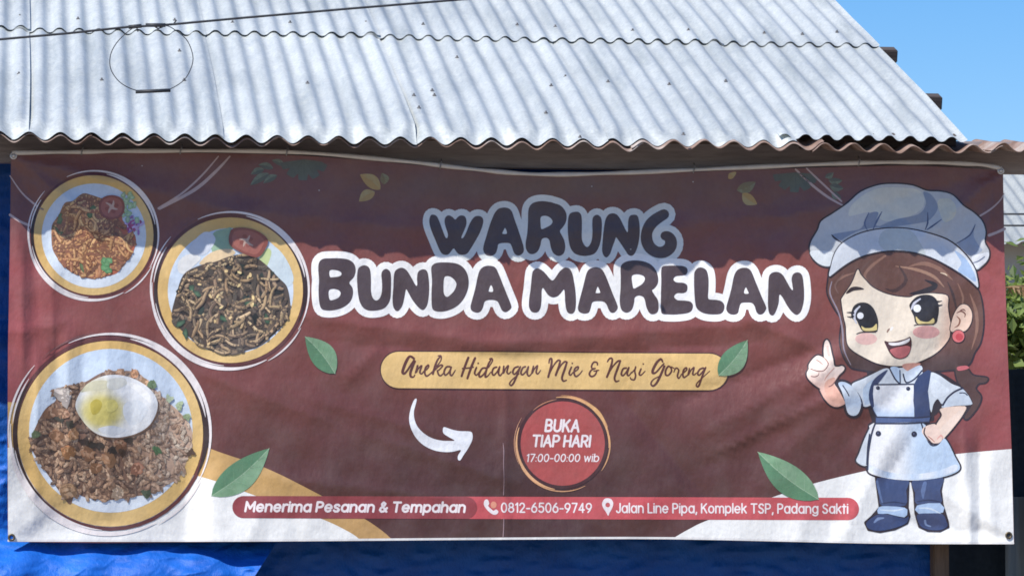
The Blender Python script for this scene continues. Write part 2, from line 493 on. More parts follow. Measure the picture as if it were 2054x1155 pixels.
RIDGES = [
    (25, 315, 170, 425, 5, 14), (25, 315, 260, 372, 4, 14), (25, 315, 95, 480, -4, 14), (2010, 345, 1860, 470, 5, 14), (2010, 345, 1790, 398, -4, 14), (2010, 345, 1965, 520, 4, 14),
    (22, 1080, 150, 975, 3, 24), (22, 1080, 230, 1045, -2.5, 22), (2024, 1075, 1890, 990, 4, 14), (2024, 1075, 1830, 1050, -4, 14),
    (1380, 800, 1640, 700, -5, 20), (1460, 900, 1680, 790, 6, 18), (1500, 640, 1640, 700, 4, 18), (560, 960, 900, 1000, 3, 16), (700, 760, 760, 700, 3, 14), (430, 760, 640, 840, 3, 18),  # x0, y0, x1, y1, height mm (towards the viewer), half-width
    (1938, 890, 1944, 1088, 6, 8), (1962, 900, 1966, 1088, -5, 9), (1985, 940, 1992, 1080, 3, 10),
    (1610, 880, 1910, 590, 5, 26), (1690, 900, 1940, 640, -5, 26), (1560, 830, 1700, 700, 5, 22), (1430, 860, 1640, 740, 6, 26),
    (1420, 930, 1560, 860, -4, 22), (1700, 1060, 1790, 880, 4, 18), (1780, 960, 1840, 860, -4, 14),
    (78, 680, 70, 1000, 4, 11), (112, 700, 110, 930, -4, 11), (138, 690, 140, 900, 4, 10), (170, 690, 168, 860, -4, 12), (215, 690, 220, 960, 3, 14),
    (262, 690, 262, 900, -3, 12), (300, 700, 305, 930, 3, 14), (345, 760, 350, 1000, -3, 16), (372, 950, 375, 1085, -5, 16), (420, 960, 425, 1085, 5, 16),
    (40, 470, 46, 720, 5, 12), (70, 520, 72, 700, -4, 12), (110, 540, 100, 700, 3, 12), (20, 668, 120, 650, 3, 9), (20, 1050, 70, 980, 2.5, 20),
    (60, 1080, 130, 1000, -2.5, 22), (500, 1085, 520, 1030, 3, 12), (600, 1085, 590, 1040, -3, 14),
    (640, 640, 1000, 690, 3.5, 16), (1000, 690, 1500, 650, 3.5, 16), (700, 690, 1050, 720, -3, 14), (1050, 720, 1480, 690, -3, 14),
    (60, 330, 460, 420, 2.5, 20), (460, 420, 900, 465, 2.5, 20), (1150, 470, 1600, 430, 2.5, 20), (1600, 430, 2000, 350, 2.5, 20),
    (30, 350, 340, 560, 3, 18), (1780, 420, 2000, 560, -3, 18), (760, 880, 1010, 960, 2.5, 16), (620, 800, 900, 880, 2.5, 18), (1250, 800, 1400, 980, -3, 18),
    (1012, 790, 1011, 1085, 3.0, 5), (1300, 700, 1420, 760, 2.5, 12), (1600, 1085, 1610, 1045, 3, 10), (1660, 1085, 1668, 1045, -3, 10),
]

def depth(u, v):
    base = np.interp(u, _fine, _delta)
    gz = 1 - .45 * sstep(560, 1085, v) - .35 * sstep(480, 320, v)
    D = base * gz
    D = D + .075 * sstep(770, 1085, v) * sstep(450, 360, u)
    for (x0, y0, x1, y1, h, w) in RIDGES:
        dx, dy = x1 - x0, y1 - y0
        L = math.hypot(dx, dy)
        t = ((u - x0) * dx + (v - y0) * dy) / L
        q = ((u - x0) * dy - (v - y0) * dx) / L
        w = max(w, 11 if abs(dx) < .12 * L or abs(dy) < .12 * L else 16)
        fade = sstep(-.25 * L - 10, .12 * L, t) * sstep(1.25 * L + 10, .88 * L, t)
        D = D - 2.0 * h * .001 * np.exp(-(np.abs(q) / w) ** 1.5) * fade
    D = D + .0022 * np.sin(u * .021 + .6 * np.sin(v * .012)) * np.sin(v * .017 + 1.0) + .0012 * np.sin(u * .057 + v * .031)
    return D

_gu, _gv = np.meshgrid(np.arange(-20, 230) * 10.0, np.arange(20, 130) * 10.0)
_gd = depth(_gu, _gv)
def depth_lin(u, v):
    """the surface as the sheet's own triangles carry it, so that print lies flat on them"""
    fu, fv = u / 10.0 + 20, v / 10.0 - 20
    i, j = np.floor(fu).astype(int), np.floor(fv).astype(int)
    fu, fv = fu - i, fv - j
    z00, z10, z01, z11 = _gd[j, i], _gd[j, i + 1], _gd[j + 1, i], _gd[j + 1, i + 1]
    return np.where(fu >= fv, z00 + fu * (z10 - z00) + fv * (z11 - z10), z00 + fv * (z01 - z00) + fu * (z11 - z01))

def surf(u, v, lift=0.0):
    u = np.asarray(u, float); v = np.asarray(v, float)
    return at(u, v, depth_lin(u, v)) - np.array([0, 1, 0]) * np.asarray(lift)[..., None]

def surf_n(u, v):
    p = at(u, v, depth(u, v)); a = at(u + 1, v, depth(u + 1, v)); b = at(u, v + 1, depth(u, v + 1))
    n = np.cross(b - p, a - p)
    n /= np.linalg.norm(n, axis=-1, keepdims=True)
    n[n[:, 1] > 0] *= -1
    return n

LAYER = .00026
GRID = 10.0
def finish(name, uv, faces, lifts, cols, parent, mat=None):
    uv = np.asarray(uv, float)
    P = surf(uv[:, 0], uv[:, 1], np.broadcast_to(lifts, (len(uv),)))
    fx = []
    for f in faces:                                  # every face looks out of the banner
        a, b, c = uv[f[0]], uv[f[1]], uv[f[2]]
        fx.append(tuple(f)[::-1] if (b[0] - a[0]) * (c[1] - a[1]) - (b[1] - a[1]) * (c[0] - a[0]) > 0 else tuple(f))
    me = bpy.data.meshes.new(name)
    me.from_pydata(P.tolist(), [], fx)
    me.polygons.foreach_set('use_smooth', [True] * len(me.polygons))
    cols = np.asarray(cols, float)
    if cols.ndim == 1: cols = np.broadcast_to(cols, (len(uv), 3))
    at_ = me.color_attributes.new('print', 'FLOAT_COLOR', 'POINT')
    at_.data.foreach_set('color', np.concatenate([cols, np.ones((len(uv), 1))], 1).astype(np.float32).ravel())
    me.update()
    me.normals_split_custom_set_from_vertices(surf_n(uv[:, 0], uv[:, 1]).tolist())
    return link(name, me, mat or VINYL, parent)

def cdt(solids, holes=(), grid=True):
    V, E, Fc = [], [], []
    for poly in list(solids) + list(holes):
        poly = [p for i, p in enumerate(poly) if math.hypot(p[0] - poly[i - 1][0], p[1] - poly[i - 1][1]) > 1e-3]
        if sum(poly[i - 1][0] * p[1] - p[0] * poly[i - 1][1] for i, p in enumerate(poly)) < 0: poly = poly[::-1]
        b = len(V)
        V += [Vector((p[0], p[1])) for p in poly]
        Fc.append(list(range(b, b + len(poly))))
    ns = len(solids)
    if grid:
        xs = [p[0] for s in solids for p in s]; ys = [p[1] for s in solids for p in s]
        i0, i1 = math.floor(min(xs) / GRID), math.ceil(max(xs) / GRID)
        j0, j1 = math.floor(min(ys) / GRID), math.ceil(max(ys) / GRID)
        if (i1 - i0) + (j1 - j0) > 3:
            b = len(V); nx = i1 - i0 + 1
            for j in range(j0, j1 + 1):
                for i in range(i0, i1 + 1):
                    V.append(Vector((i * GRID, j * GRID)))
            for j in range(j1 - j0 + 1):
                for i in range(nx):
                    a = b + j * nx + i
                    if i < nx - 1: E.append((a, a + 1))
                    if j < j1 - j0: E.append((a, a + nx))
                    if i < nx - 1 and j < j1 - j0: E.append((a, a + nx + 1))
    vo, _, fo, _, _, of = delaunay_2d_cdt(V, E, Fc, 0, 1e-4)
    keep = []
    for f, src in zip(fo, of):
        if src and any(s < ns for s in src) and not any(s >= ns for s in src):
            keep.append(tuple(f))
    used = sorted({i for f in keep for i in f})
    remap = {k: i for i, k in enumerate(used)}
    return np.array([(vo[i].x, vo[i].y) for i in used]).reshape(-1, 2), [tuple(remap[i] for i in f) for f in keep]

def smooth(pts, n=5, closed=True):
    pts = [np.array(p[:2], float) for p in pts]
    m = len(pts); out = []
    for i in range(m if closed else m - 1):
        p0 = pts[(i - 1) % m] if (closed or i > 0) else pts[0]
        p1 = pts[i]; p2 = pts[(i + 1) % m]
        p3 = pts[(i + 2) % m] if (closed or i + 2 < m) else pts[-1]
        for k in range(n):
            t = k / n
            out.append(tuple(.5 * ((2 * p1) + (-p0 + p2) * t + (2 * p0 - 5 * p1 + 4 * p2 - p3) * t * t + (-p0 + 3 * p1 - 3 * p2 + p3) * t ** 3)))
    if not closed: out.append(tuple(pts[-1]))
    return out

def capsule(a, b, ra, rb, n=7):
    ax, ay = a; bx, by = b
    d = math.hypot(bx - ax, by - ay)
    if d < 1e-6:
        return [(ax + ra * math.cos(2 * math.pi * k / (2 * n)), ay + ra * math.sin(2 * math.pi * k / (2 * n))) for k in range(2 * n)]
    th = math.atan2(by - ay, bx - ax)
    al = math.acos(max(-1, min(1, (ra - rb) / d))) if d > abs(ra - rb) else math.pi / 2
    out = [(bx + rb * math.cos(th + q), by + rb * math.sin(th + q)) for q in np.linspace(-al, al, n)]
    out += [(ax + ra * math.cos(th + q), ay + ra * math.sin(th + q)) for q in np.linspace(al, 2 * math.pi - al, n)]
    return out

def brush(pts, r=None, n=3, extra=0.0, scale=1.0):
    """pts: (x, y[, r]); returns overlapping capsules along a smoothed path"""
    pts = [(p[0], p[1], (p[2] if len(p) > 2 else r)) for p in pts]
    if len(pts) == 1:
        return [capsule(pts[0][:2], pts[0][:2], pts[0][2] * scale + extra, pts[0][2] * scale + extra)]
    if len(pts) > 2 and n > 1:
        xy = smooth(pts, n, False)
        rr = np.interp(np.linspace(0, len(pts) - 1, len(xy)), range(len(pts)), [p[2] for p in pts])
    else:
        xy = [p[:2] for p in pts]; rr = [p[2] for p in pts]
    return [capsule(xy[i], xy[i + 1], rr[i] * scale + extra, rr[i + 1] * scale + extra) for i in range(len(xy) - 1)]

def dilate(poly, r):
    return [poly] + [capsule(poly[i - 1], poly[i], r, r, 5) for i in range(len(poly))]

def circle(cx, cy, rx, ry=None, n=40, a0=0.0):
    ry = ry or rx
    return [(cx + rx * math.cos(a0 + 2 * math.pi * k / n), cy + ry * math.sin(a0 + 2 * math.pi * k / n)) for k in range(n)]

def ZF(x0, y0, s):
    return lambda pts: [(x0 + p[0] / s, y0 + p[1] / s) + ((p[2] / s,) if len(p) > 2 else ()) for p in pts]

def piece(name, solids, col, layer, parent, holes=(), grid=True):
    uv, fc = cdt(solids, holes, grid)
    if callable(col): c = np.array([col(x, y) for x, y in uv])
    else: c = np.array(col)
    return finish(name, uv, fc, LAYER * layer, c, parent)

def multi(name, parts, layer, parent):
    """several flat pieces of print (solids, colour[, holes]) in one mesh, each a hair above the one before"""
    U, Fc, L, C = [], [], [], []
    b = 0
    for i, pt in enumerate(parts):
        uv, fc = cdt(pt[0], pt[2] if len(pt) > 2 else ())
        if not len(uv): continue
        U.append(uv); Fc += [tuple(k + b for k in f) for f in fc]; b += len(uv)
        L.append(np.full(len(uv), LAYER * layer + i * .00006))
        c = pt[1]
        C.append(np.array([c(x, y) for x, y in uv]) if callable(c) else np.tile(np.array(c, float), (len(uv), 1)))
    return finish(name, np.concatenate(U), Fc, np.concatenate(L), np.concatenate(C), parent)

# ---- the sheet itself
WHITE = lin(236, 236, 233)
def lerp(a, b, t): return tuple(a[i] + (b[i] - a[i]) * t for i in range(3))
MAR1, MAR2, MAR3 = lin(131, 73, 67), lin(100, 62, 66), lin(72, 44, 40)
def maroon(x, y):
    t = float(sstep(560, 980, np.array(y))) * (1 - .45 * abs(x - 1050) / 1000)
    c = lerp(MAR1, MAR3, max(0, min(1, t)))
    c = lerp(c, lin(108, 77, 74), .6 * float(sstep(540, 400, np.array(y))))  # top greyed to the tone of its shade, put into the colour
    c = lerp(c, lin(108, 96, 84), .5 * math.exp(-((x - 1090) / 330) ** 2 - ((y - 372) / 32) ** 2))      # sheen of the top edge, painted into the print colour
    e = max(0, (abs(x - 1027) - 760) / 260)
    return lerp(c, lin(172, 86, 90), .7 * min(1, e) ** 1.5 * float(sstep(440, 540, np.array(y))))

top_pts = [(22, 312), (300, 307), (575, 311), (800, 328), (950, 344), (1080, 353), (1250, 350), (1500, 341), (1723, 334), (1850, 333), (2012, 342)]
right_pts = [(2015, 520), (2021, 700), (2029, 900), (2034, 1091)]
bot_pts = [(1750, 1090), (1350, 1081), (1000, 1082), (500, 1086), (200, 1088), (16, 1086)]
left_pts = [(15, 900), (16, 700), (20, 480)]
border = smooth(top_pts, 6, False) + right_pts + bot_pts + left_pts
uv, fc = cdt([border])
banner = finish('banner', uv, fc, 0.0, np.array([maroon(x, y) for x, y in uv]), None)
tag(banner, 'long maroon printed vinyl banner with dishes, lettering and a cartoon cook', 'banner')

# bottom waves, printed
gold_w = [(15.7, 806)] + smooth([(15.7, 806), (150, 815), (300, 846), (421, 899), (535, 939), (642, 992), (728, 1038), (768, 1065), (788, 1083)], 6, False)[1:] + [(500, 1085.5), (16.2, 1085.5)]
gold_w[-1] = (16.3, 1085.3)
piece('gold_wave', [gold_w], lambda x, y: lerp(lin(205, 168, 104), lin(190, 150, 95), (x - 20) / 760), 1, banner)
wl = [(15.5, 897)] + smooth([(15.5, 897), (150, 902), (300, 930), (428, 963), (508, 992), (640, 1038), (700, 1066), (724, 1083)], 6, False)[1:] + [(500, 1085.6), (16.2, 1085.6)]
piece('white_wave', [wl], WHITE, 2, banner)
for (sx_, sy_) in ((285, 333), (1187, 374), (1390, 365), (640, 382), (1105, 521), (1265, 500)):      # worn specks
    piece('worn_speck', [circle(sx_, sy_, 1.7, 1.4, 8)], lin(176, 168, 164), 6, banner, grid=False)
wr = smooth([(1350, 1079), (1381, 1061), (1424, 1041), (1554, 995), (1629, 970), (1735, 944), (1830, 924), (1919, 910), (2028.8, 900)], 6, False) + [(2033.6, 1090.4), (1750, 1089.5), (1360, 1080.8)]
piece('white_wave', [wr], WHITE, 1, banner)
# white hem line along the bottom
piece('bottom_hem', brush([(17, 1083.5, 2.2), (500, 1083.2, 2.2), (1000, 1079.5, 2.2), (1350, 1078.6, 2.2), (1750, 1087.2, 2.2), (2032, 1088.4, 2.2)], n=4), lin(224, 222, 220), 3, banner)

# top hem: a pale unprinted roll, tied to the beam
hem_px = smooth([(24, 307), (165, 305), (300, 303), (575, 305), (800, 323), (950, 340), (1080, 350), (1250, 347), (1500, 336), (1723, 327), (1850, 326), (1960, 330), (2008, 338)], 8, False)
hp = surf([p[0] for p in hem_px], [p[1] for p in hem_px], .006)
rads = [.0085 * (1 + .18 * math.sin(i * .9)) for i in range(len(hp))]
hem = link('top_hem', tube_mesh('top_hem', hp, rads, 8), HEM, banner)
tag(hem, 'pale rolled hem along the top edge')
for (px, py) in ((165, 305), (363, 303), (576, 306), (884, 333), (1392, 341), (1723, 327)):
    p = surf(np.array([px]), np.array([py]), .006)[0]
    t = tube_mesh('tie', [(p[0] - .004, p[1], p[2] - .013), (p[0] - .002, p[1] - .012, p[2]), (p[0] + .003, p[1], p[2] + .016), (p[0] + .006, p[1] + .05, p[2] + .03)], .003, 6)
    link('tie', t, KNOT, banner)
for (px, py, dark) in ((27, 313, 0), (2007, 343, 0), (23, 1077, 1), (2023, 1073, 1)):
    p = surf(np.array([px]), np.array([py]), .004)[0]
    bm = bmesh.new()
    seg, m = 18, 8
    ring = [[bm.verts.new((p[0] + (.011 + .004 * math.cos(b)) * math.cos(a), p[1] - .003 * math.sin(b), p[2] + (.011 + .004 * math.cos(b)) * math.sin(a)))
             for b in np.linspace(0, 2 * math.pi, m, endpoint=False)] for a in np.linspace(0, 2 * math.pi, seg, endpoint=False)]
    for i in range(seg):
        for j in range(m):
            bm.faces.new((ring[i][j], ring[(i + 1) % seg][j], ring[(i + 1) % seg][(j + 1) % m], ring[i][(j + 1) % m]))
    me = bpy.data.meshes.new('eyelet'); bm.to_mesh(me); bm.free()
    me.polygons.foreach_set('use_smooth', [True] * len(me.polygons))
    ey = link('eyelet', me, EYELET if dark else STEEL, banner)
    if not dark:
        nd = tube_mesh('nail', [(p[0], p[1] - .012, p[2]), (p[0], p[1] - .009, p[2]), (p[0], p[1] + .1, p[2])], [.007, .008, .003], 10)
        link('nail', nd, STEEL, banner)
    else:
        bm = bmesh.new(); bmesh.ops.create_circle(bm, cap_ends=True, radius=.009, segments=12, matrix=Matrix.Translation((p[0], p[1] + .0015, p[2])) @ Matrix.Rotation(R(90), 4, 'X'))
        me = bpy.data.meshes.new('eyelet_hole'); bm.to_mesh(me); bm.free()
        link('eyelet_hole', me, TARP if px < 100 else BLACK, banner)

# ---- thin curved lines and leaves in the corners of the print
LINE = lin(190, 168, 165)
def lines(name, strokes, col, layer):
    for q in strokes: piece(name, brush(q, n=6), col, layer, banner); layer += .3
lines('printed_curve', [[(20, 353, 1), (45, 388, 1.6), (75, 414, 2), (86, 420, 2)], [(20, 431, 2.4), (40, 444, 2.4), (58, 452, 2.6)],
                        [(438, 314, 1.2), (405, 352, 1.8), (365, 388, 2), (318, 418, 2.2)], [(461, 314, 1.4), (432, 345, 3), (390, 381, 3.5), (320, 419, 2.2)]], LINE, 2)
lines('printed_curve', [[(1596, 340, 1.8), (1630, 372, 2.6), (1660, 395, 2.4), (1690, 412, 1.6)], [(1618, 338, 1.4), (1645, 364, 2), (1688, 404, 1.6)],
                        [(1966, 433, 1.8), (1988, 419, 1.8), (2006, 402, 1.2), (2014, 388, .8)], [(1984, 472, 3), (2000, 466, 2.6), (2015, 459, 3)]], LINE, 2)

def leafshape(x0, y0, x1, y1, w, bend=0.0, n=14, k=1.0):
    """pointed leaf from base to tip"""
    dx, dy = x1 - x0, y1 - y0; L = math.hypot(dx, dy); tx, ty = dx / L, dy / L
    L_, R_, M_ = [], [], []
    for i in range(n + 1):
        t = i / n
        h = w * (math.sin(math.pi * t ** k)) ** .9
        c = bend * math.sin(math.pi * t)
        bx, by = x0 + dx * t - ty * c, y0 + dy * t + tx * c
        L_.append((bx - ty * h, by + tx * h)); R_.append((bx + ty * h, by - tx * h)); M_.append((bx, by))
    return L_, R_, M_

def leaf(x0, y0, x1, y1, w, bend, layer, name='leaf', ca=lin(114, 152, 116), cb=lin(90, 132, 98), parent=None, veins=True, k=.85):
    L_, R_, M_ = leafshape(x0, y0, x1, y1, w, bend, k=k)
    a = L_[:1] + L_[1:-1] + M_[::-1]
    b = R_[:1] + R_[1:-1] + M_[::-1]
    base_d = .6
    P = [([a], lambda x, y: lerp(ca, lerp(ca, (.4, .55, .38), .25), random.random())), ([b], cb)]
    if veins:
        P.append((brush([(M_[i][0], M_[i][1], .7) for i in range(0, len(M_), 2)], n=2), lerp(ca, (.5, .62, .45), .45)))
        for i in range(3, len(M_) - 3, 2):
            for side in (L_, R_):
                q = side[min(i + 2, len(M_) - 1)]
                e = (M_[i][0] + (q[0] - M_[i][0]) * .75, M_[i][1] + (q[1] - M_[i][1]) * .75)
                P.append((brush([(M_[i][0], M_[i][1], .55), (e[0], e[1], .3)], n=1), lerp(cb, ca, .75) if side is R_ else lerp(ca, (.45, .6, .42), .35)))
    return multi(name, P, layer, parent or banner)

# four glossy leaves with a soft printed drop shade
leaf(672, 749, 612, 675, 25, 4, 9)
leaf(1441, 753, 1499, 682, 24, 4, 12)
leaf(424, 994, 540, 899, 29, 6, 6)
leaf(1642, 1001, 1520, 906, 30, -6, 8)
# dim corner foliage
DG1, DG2 = lin(98, 104, 92), lin(88, 92, 84)
def monstera(cx, cy, r, a0, a1, name='printed_leaf'):
    pts = [(cx, cy)]
    for i, a in enumerate(np.linspace(a0, a1, 25)):
        q = r * (1.0 if i % 5 else .72)
        pts.append((cx + q * 1.15 * math.cos(a), cy + q * math.sin(a)))
    P = [([pts], lambda x, y: lerp(DG1, DG2, min(1, abs(x - cx) / r)))]
    for a in np.linspace(a0 + .2, a1 - .2, 5):
        P.append((brush([(cx, cy, .5), (cx + r * .85 * math.cos(a), cy + r * .85 * math.sin(a), .5)], n=1), DG2))
    return multi(name, P, 2, banner)
monstera(610, 320, 42, .15, math.pi - .15)
monstera(1596, 346, 40, .1, math.pi - .1)
for (bx, by, ex, ey, w) in ((540, 348, 502, 372, 8), (530, 340, 503, 350, 7), (548, 338, 518, 331, 7), (556, 352, 528, 368, 7), (570, 332, 545, 322, 6)):
    leaf(bx, by, ex, ey, w, 2, 1, 'printed_leaf', lin(104, 108, 94), lin(94, 98, 88), veins=False)
for (bx, by, ex, ey, w) in ((1664, 372, 1692, 378, 8), (1662, 362, 1690, 362, 7), (1668, 386, 1688, 398, 7), (1655, 356, 1672, 346, 6)):
    leaf(bx, by, ex, ey, w, 2, 1, 'printed_leaf', lin(104, 108, 94), lin(94, 98, 88), veins=False)
YG = lin(176, 146, 92); YD = lin(126, 114, 84)
for (bx, by, ex, ey, w, c) in ((763, 380, 722, 350, 13, YG), (752, 385, 720, 404, 11, YG), (771, 370, 766, 347, 9, YD),
                               (1478, 382, 1516, 365, 11, YD), (1489, 388, 1519, 410, 11, YG), (1470, 358, 1462, 348, 10, YG)):
    leaf(bx, by, ex, ey, w, 3, 2, 'printed_petal', c, c, veins=False)

# ------------------------------------------------------------------ dishes
def inside(poly, x, y):
    c = False; n = len(poly); j = n - 1
    for i in range(n):
        xi, yi = poly[i]; xj, yj = poly[j]
        if (yi > y) != (yj > y) and x < (xj - xi) * (y - yi) / (yj - yi) + xi: c = not c
        j = i
    return c

class Ribbons:
    def __init__(s, lift0, step): s.U, s.F, s.L, s.C, s.l, s.st = [], [], [], [], lift0, step
    def ribbon(s, pts, w, col, col2=None):
        b = len(s.U); n = len(pts)
        for i, p in enumerate(pts):
            q0 = pts[max(0, i - 1)]; q1 = pts[min(n - 1, i + 1)]
            tx, ty = q1[0] - q0[0], q1[1] - q0[1]; L = math.hypot(tx, ty) or 1
            h = w * (math.sin(math.pi * (i + .6) / (n + .2)) ** .35)
            nx, ny = -ty / L * h, tx / L * h
            s.U += [(p[0] + nx, p[1] + ny), (p[0] - nx, p[1] - ny)]
            s.L += [s.l, s.l]
            s.C += [col2 or col, col]
            if i: k = b + 2 * i; s.F.append((k - 2, k, k + 1, k - 1))
        s.l += s.st
    def blob(s, cx, cy, rx, ry, ang, col, n=7, jit=.2, col2=None):
        b = len(s.U)
        s.U.append((cx, cy)); s.L.append(s.l); s.C.append(col2 or col)
        for k in range(n):
            a = 2 * math.pi * k / n; j = 1 + random.uniform(-jit, jit)
            x, y = rx * j * math.cos(a), ry * j * math.sin(a)
            s.U.append((cx + x * math.cos(ang) - y * math.sin(ang), cy + x * math.sin(ang) + y * math.cos(ang)))
            s.L.append(s.l); s.C.append(col)
        for k in range(n): s.F.append((b, b + 1 + k, b + 1 + (k + 1) % n))
        s.l += s.st
    def done(s, name, parent): return finish(name, s.U, s.F, np.array(s.L), np.array(s.C), parent)

def var(c, v=.18):
    k = 1 + random.uniform(-v, v)
    return tuple(max(0, q * k * (1 + random.uniform(-.04, .04))) for q in c)

def noodle(rb, poly, n, wlen, w, cols, dark, curl=.35, edge=1.25):
    xs = [p[0] for p in poly]; ys = [p[1] for p in poly]
    made = 0; tries = 0
    while made < n and tries < n * 20:
        tries += 1
        x, y = random.uniform(min(xs), max(xs)), random.uniform(min(ys), max(ys))
        if not inside(poly, x, y): continue
        a = random.uniform(0, 2 * math.pi); k = random.uniform(-curl, curl); pts = [(x, y)]
        for i in range(int(random.uniform(.5, 1) * wlen / 4)):
            k += random.uniform(-.14, .14); k = max(-curl * 1.3, min(curl * 1.3, k)); a += k
            x += 4 * math.cos(a); y += 4 * math.sin(a)
            if not inside(poly, x, y): break
            pts.append((x, y))
        if len(pts) < 4: continue
        c = var(random.choice(cols)); ww = w * random.uniform(.8, 1.2)
        rb.ribbon([(p[0] + .8, p[1] + 1.0) for p in pts], ww * edge + .6, var(dark, .3))
        rb.ribbon(pts, ww, lerp(c, dark, .35), c)
        rb.ribbon([(p[0] - .3 * ww, p[1] - .4 * ww) for p in pts[1:-1]] or pts[:2], ww * .33, lerp(c, (.9, .75, .5), .14))
        made += 1

def ring_arc(cx, cy, r, a0, a1, w0, w1, ecc=0.0, n=40, dx=0, dy=0):
    """tapering brush arc, degrees, clockwise from east as seen (y down)"""
    pts = []
    for i in range(n + 1):
        t = i / n; a = math.radians(a0 + (a1 - a0) * t)
        w = w0 + (w1 - w0) * math.sin(math.pi * t) ** .8
        pts.append((cx + dx + r * math.cos(a), cy + dy + r * math.sin(a), max(.25, w)))
    return brush(pts, n=1)

GOLD, GOLDL = lin(214, 176, 108), lin(226, 192, 128)
RIMW, RIMD = lin(232, 224, 222), lin(52, 34, 34)
PLATE = lin(196, 212, 230)
def plate(cx, cy, r, ix, iy, ir, layer, name):
    k = r / 120
    root = piece(name, [circle(cx, cy, r, n=72)], lambda x, y: lerp(GOLD, GOLDL, .5 + .5 * math.sin((x - cx) / r * 3 + (y - cy) / r * 2)), layer, banner)
    multi('brush_ring', [
        (ring_arc(cx, cy, r + 3.2 * k, 0, 360, 2.4 * k, 2.4 * k), lin(96, 52, 52)),
        (ring_arc(cx, cy, r + 4.2 * k, 300, 385, .8, 4.2 * k), RIMD), (ring_arc(cx, cy, r + 3.6 * k, 120, 215, .6, 3.0 * k), RIMD),
        (ring_arc(cx, cy, r + 9 * k, 245, 390, .5, 2.3 * k, dx=1), RIMW), (ring_arc(cx, cy, r + 5 * k, 282, 350, .4, 2.8 * k), RIMW),
        (ring_arc(cx, cy, r + 9 * k, 62, 186, .6, 3.6 * k, dx=-1, dy=1), RIMW), (ring_arc(cx, cy, r + 5.0 * k, 95, 170, .4, 1.8 * k), RIMW),
        (ring_arc(cx, cy, r + 12 * k, 172, 222, .3, 1.4 * k), RIMW), (ring_arc(cx, cy, r + 7 * k, 186, 214, .3, 1.2 * k), RIMW),
        (ring_arc(cx, cy, r + 12 * k, 28, 62, .3, 1.5 * k), RIMW), (ring_arc(cx, cy, r + 11.5 * k, 228, 262, .3, 1.1 * k), lin(120, 80, 80))], layer + .3, root)
    piece('plate', [circle(ix, iy, ir, n=64)], lambda x, y: lerp(PLATE, lin(222, 230, 238), .5 + .5 * (y - iy) / ir), layer + 1, root)
    return root

def tomato(root, pts, star, layer):
    cx = sum(p[0] for p in pts) / len(pts); cy = sum(p[1] for p in pts) / len(pts)
    sm = smooth(pts, 4)
    inner = [(cx + (p[0] - cx) * .82, cy + (p[1] - cy) * .82) for p in sm]
    P = [([sm], lin(140, 80, 70)), ([inner], lin(164, 100, 88))]
    for a in np.linspace(.4, .4 + 2 * math.pi, 5)[:-1]:
        P.append(([circle(cx + .42 * (pts[0][0] - cx) * 0 + 9.5 * math.cos(a + .8), cy + 9.5 * math.sin(a + .8), 5, 4, 10)], lin(144, 80, 70)))
        e_ = star * random.uniform(.7, 1.1); a += random.uniform(-.25, .25)
        P.append((brush([(cx, cy, 3.4), (cx + .5 * e_ * math.cos(a + .2), cy + .5 * e_ * math.sin(a + .2), 2.2), (cx + e_ * math.cos(a), cy + e_ * math.sin(a), 1.0)], n=2), lin(196, 166, 152)))
    return multi('tomato_slice', P, layer, root)

# dish 1: fried noodles, top left
Z1 = ZF(40, 330, 4.1267)
d1 = plate(187.8, 471.8, 120, 188.3, 473, 104.8, 2, 'noodle_dish')
f1 = smooth(Z1([(260, 560), (270, 490), (320, 420), (370, 320), (440, 300), (520, 240), (600, 255), (700, 285), (860, 300), (870, 400), (850, 460), (955, 590), (940, 720), (860, 830), (800, 900), (700, 930), (600, 945), (520, 930), (420, 890), (330, 800), (270, 700)]), 4)
piece('sauce', [f1], lambda x, y: lerp(lin(150, 108, 78), lin(186, 104, 76), float(sstep(170, 250, np.array(x + .4 * (y - 470))))), 4.4, d1)
rb = Ribbons(LAYER * 6, .000004)
noodle(rb, f1, 150, 80, 2.7, [lin(222, 170, 112), lin(206, 150, 98), lin(232, 186, 128), lin(196, 138, 94)], lin(146, 98, 74), .24)
fl = [p for p in f1 if p[0] < 190 and p[1] < 480] + [(190, 470), (190, 400)]
for (x, y) in ((112, 462), (120, 440), (118, 470), (165, 535), (180, 430), (186, 420)):
    rb.blob(x, y, 10, 5, random.uniform(0, 3), lin(86, 104, 66), 8, .3, lin(120, 134, 92))
noodle(rb, f1, 40, 70, 2.4, [lin(222, 174, 118), lin(210, 156, 104)], lin(146, 98, 70), .28)
for k in range(9):
    rb.blob(213 + random.uniform(-9, 9), 534 + random.uniform(-12, 12), 8, 5, random.uniform(0, 3), var(lin(76, 132, 84)), 8, .3, lin(130, 176, 124))
for k in range(26):
    rb.blob(268 + random.gauss(0, 11), 452 + random.gauss(0, 7), 6, 2.6, random.uniform(0, 3), var(random.choice([lin(150, 110, 170), lin(196, 176, 214), lin(160, 70, 120)])), 7, .3)
for k in range(22):
    rb.blob(258 + random.gauss(0, 7), 412 + random.gauss(0, 12), 7, 4, random.uniform(0, 3), var(lin(140, 176, 132)), 8, .35, lin(190, 210, 178))
rb.done('noodles', d1)
tomato(d1, Z1([(650, 350), (680, 280), (760, 255), (840, 280), (868, 350), (840, 430), (760, 455), (680, 430)]), 13, rb.l / LAYER + 1)

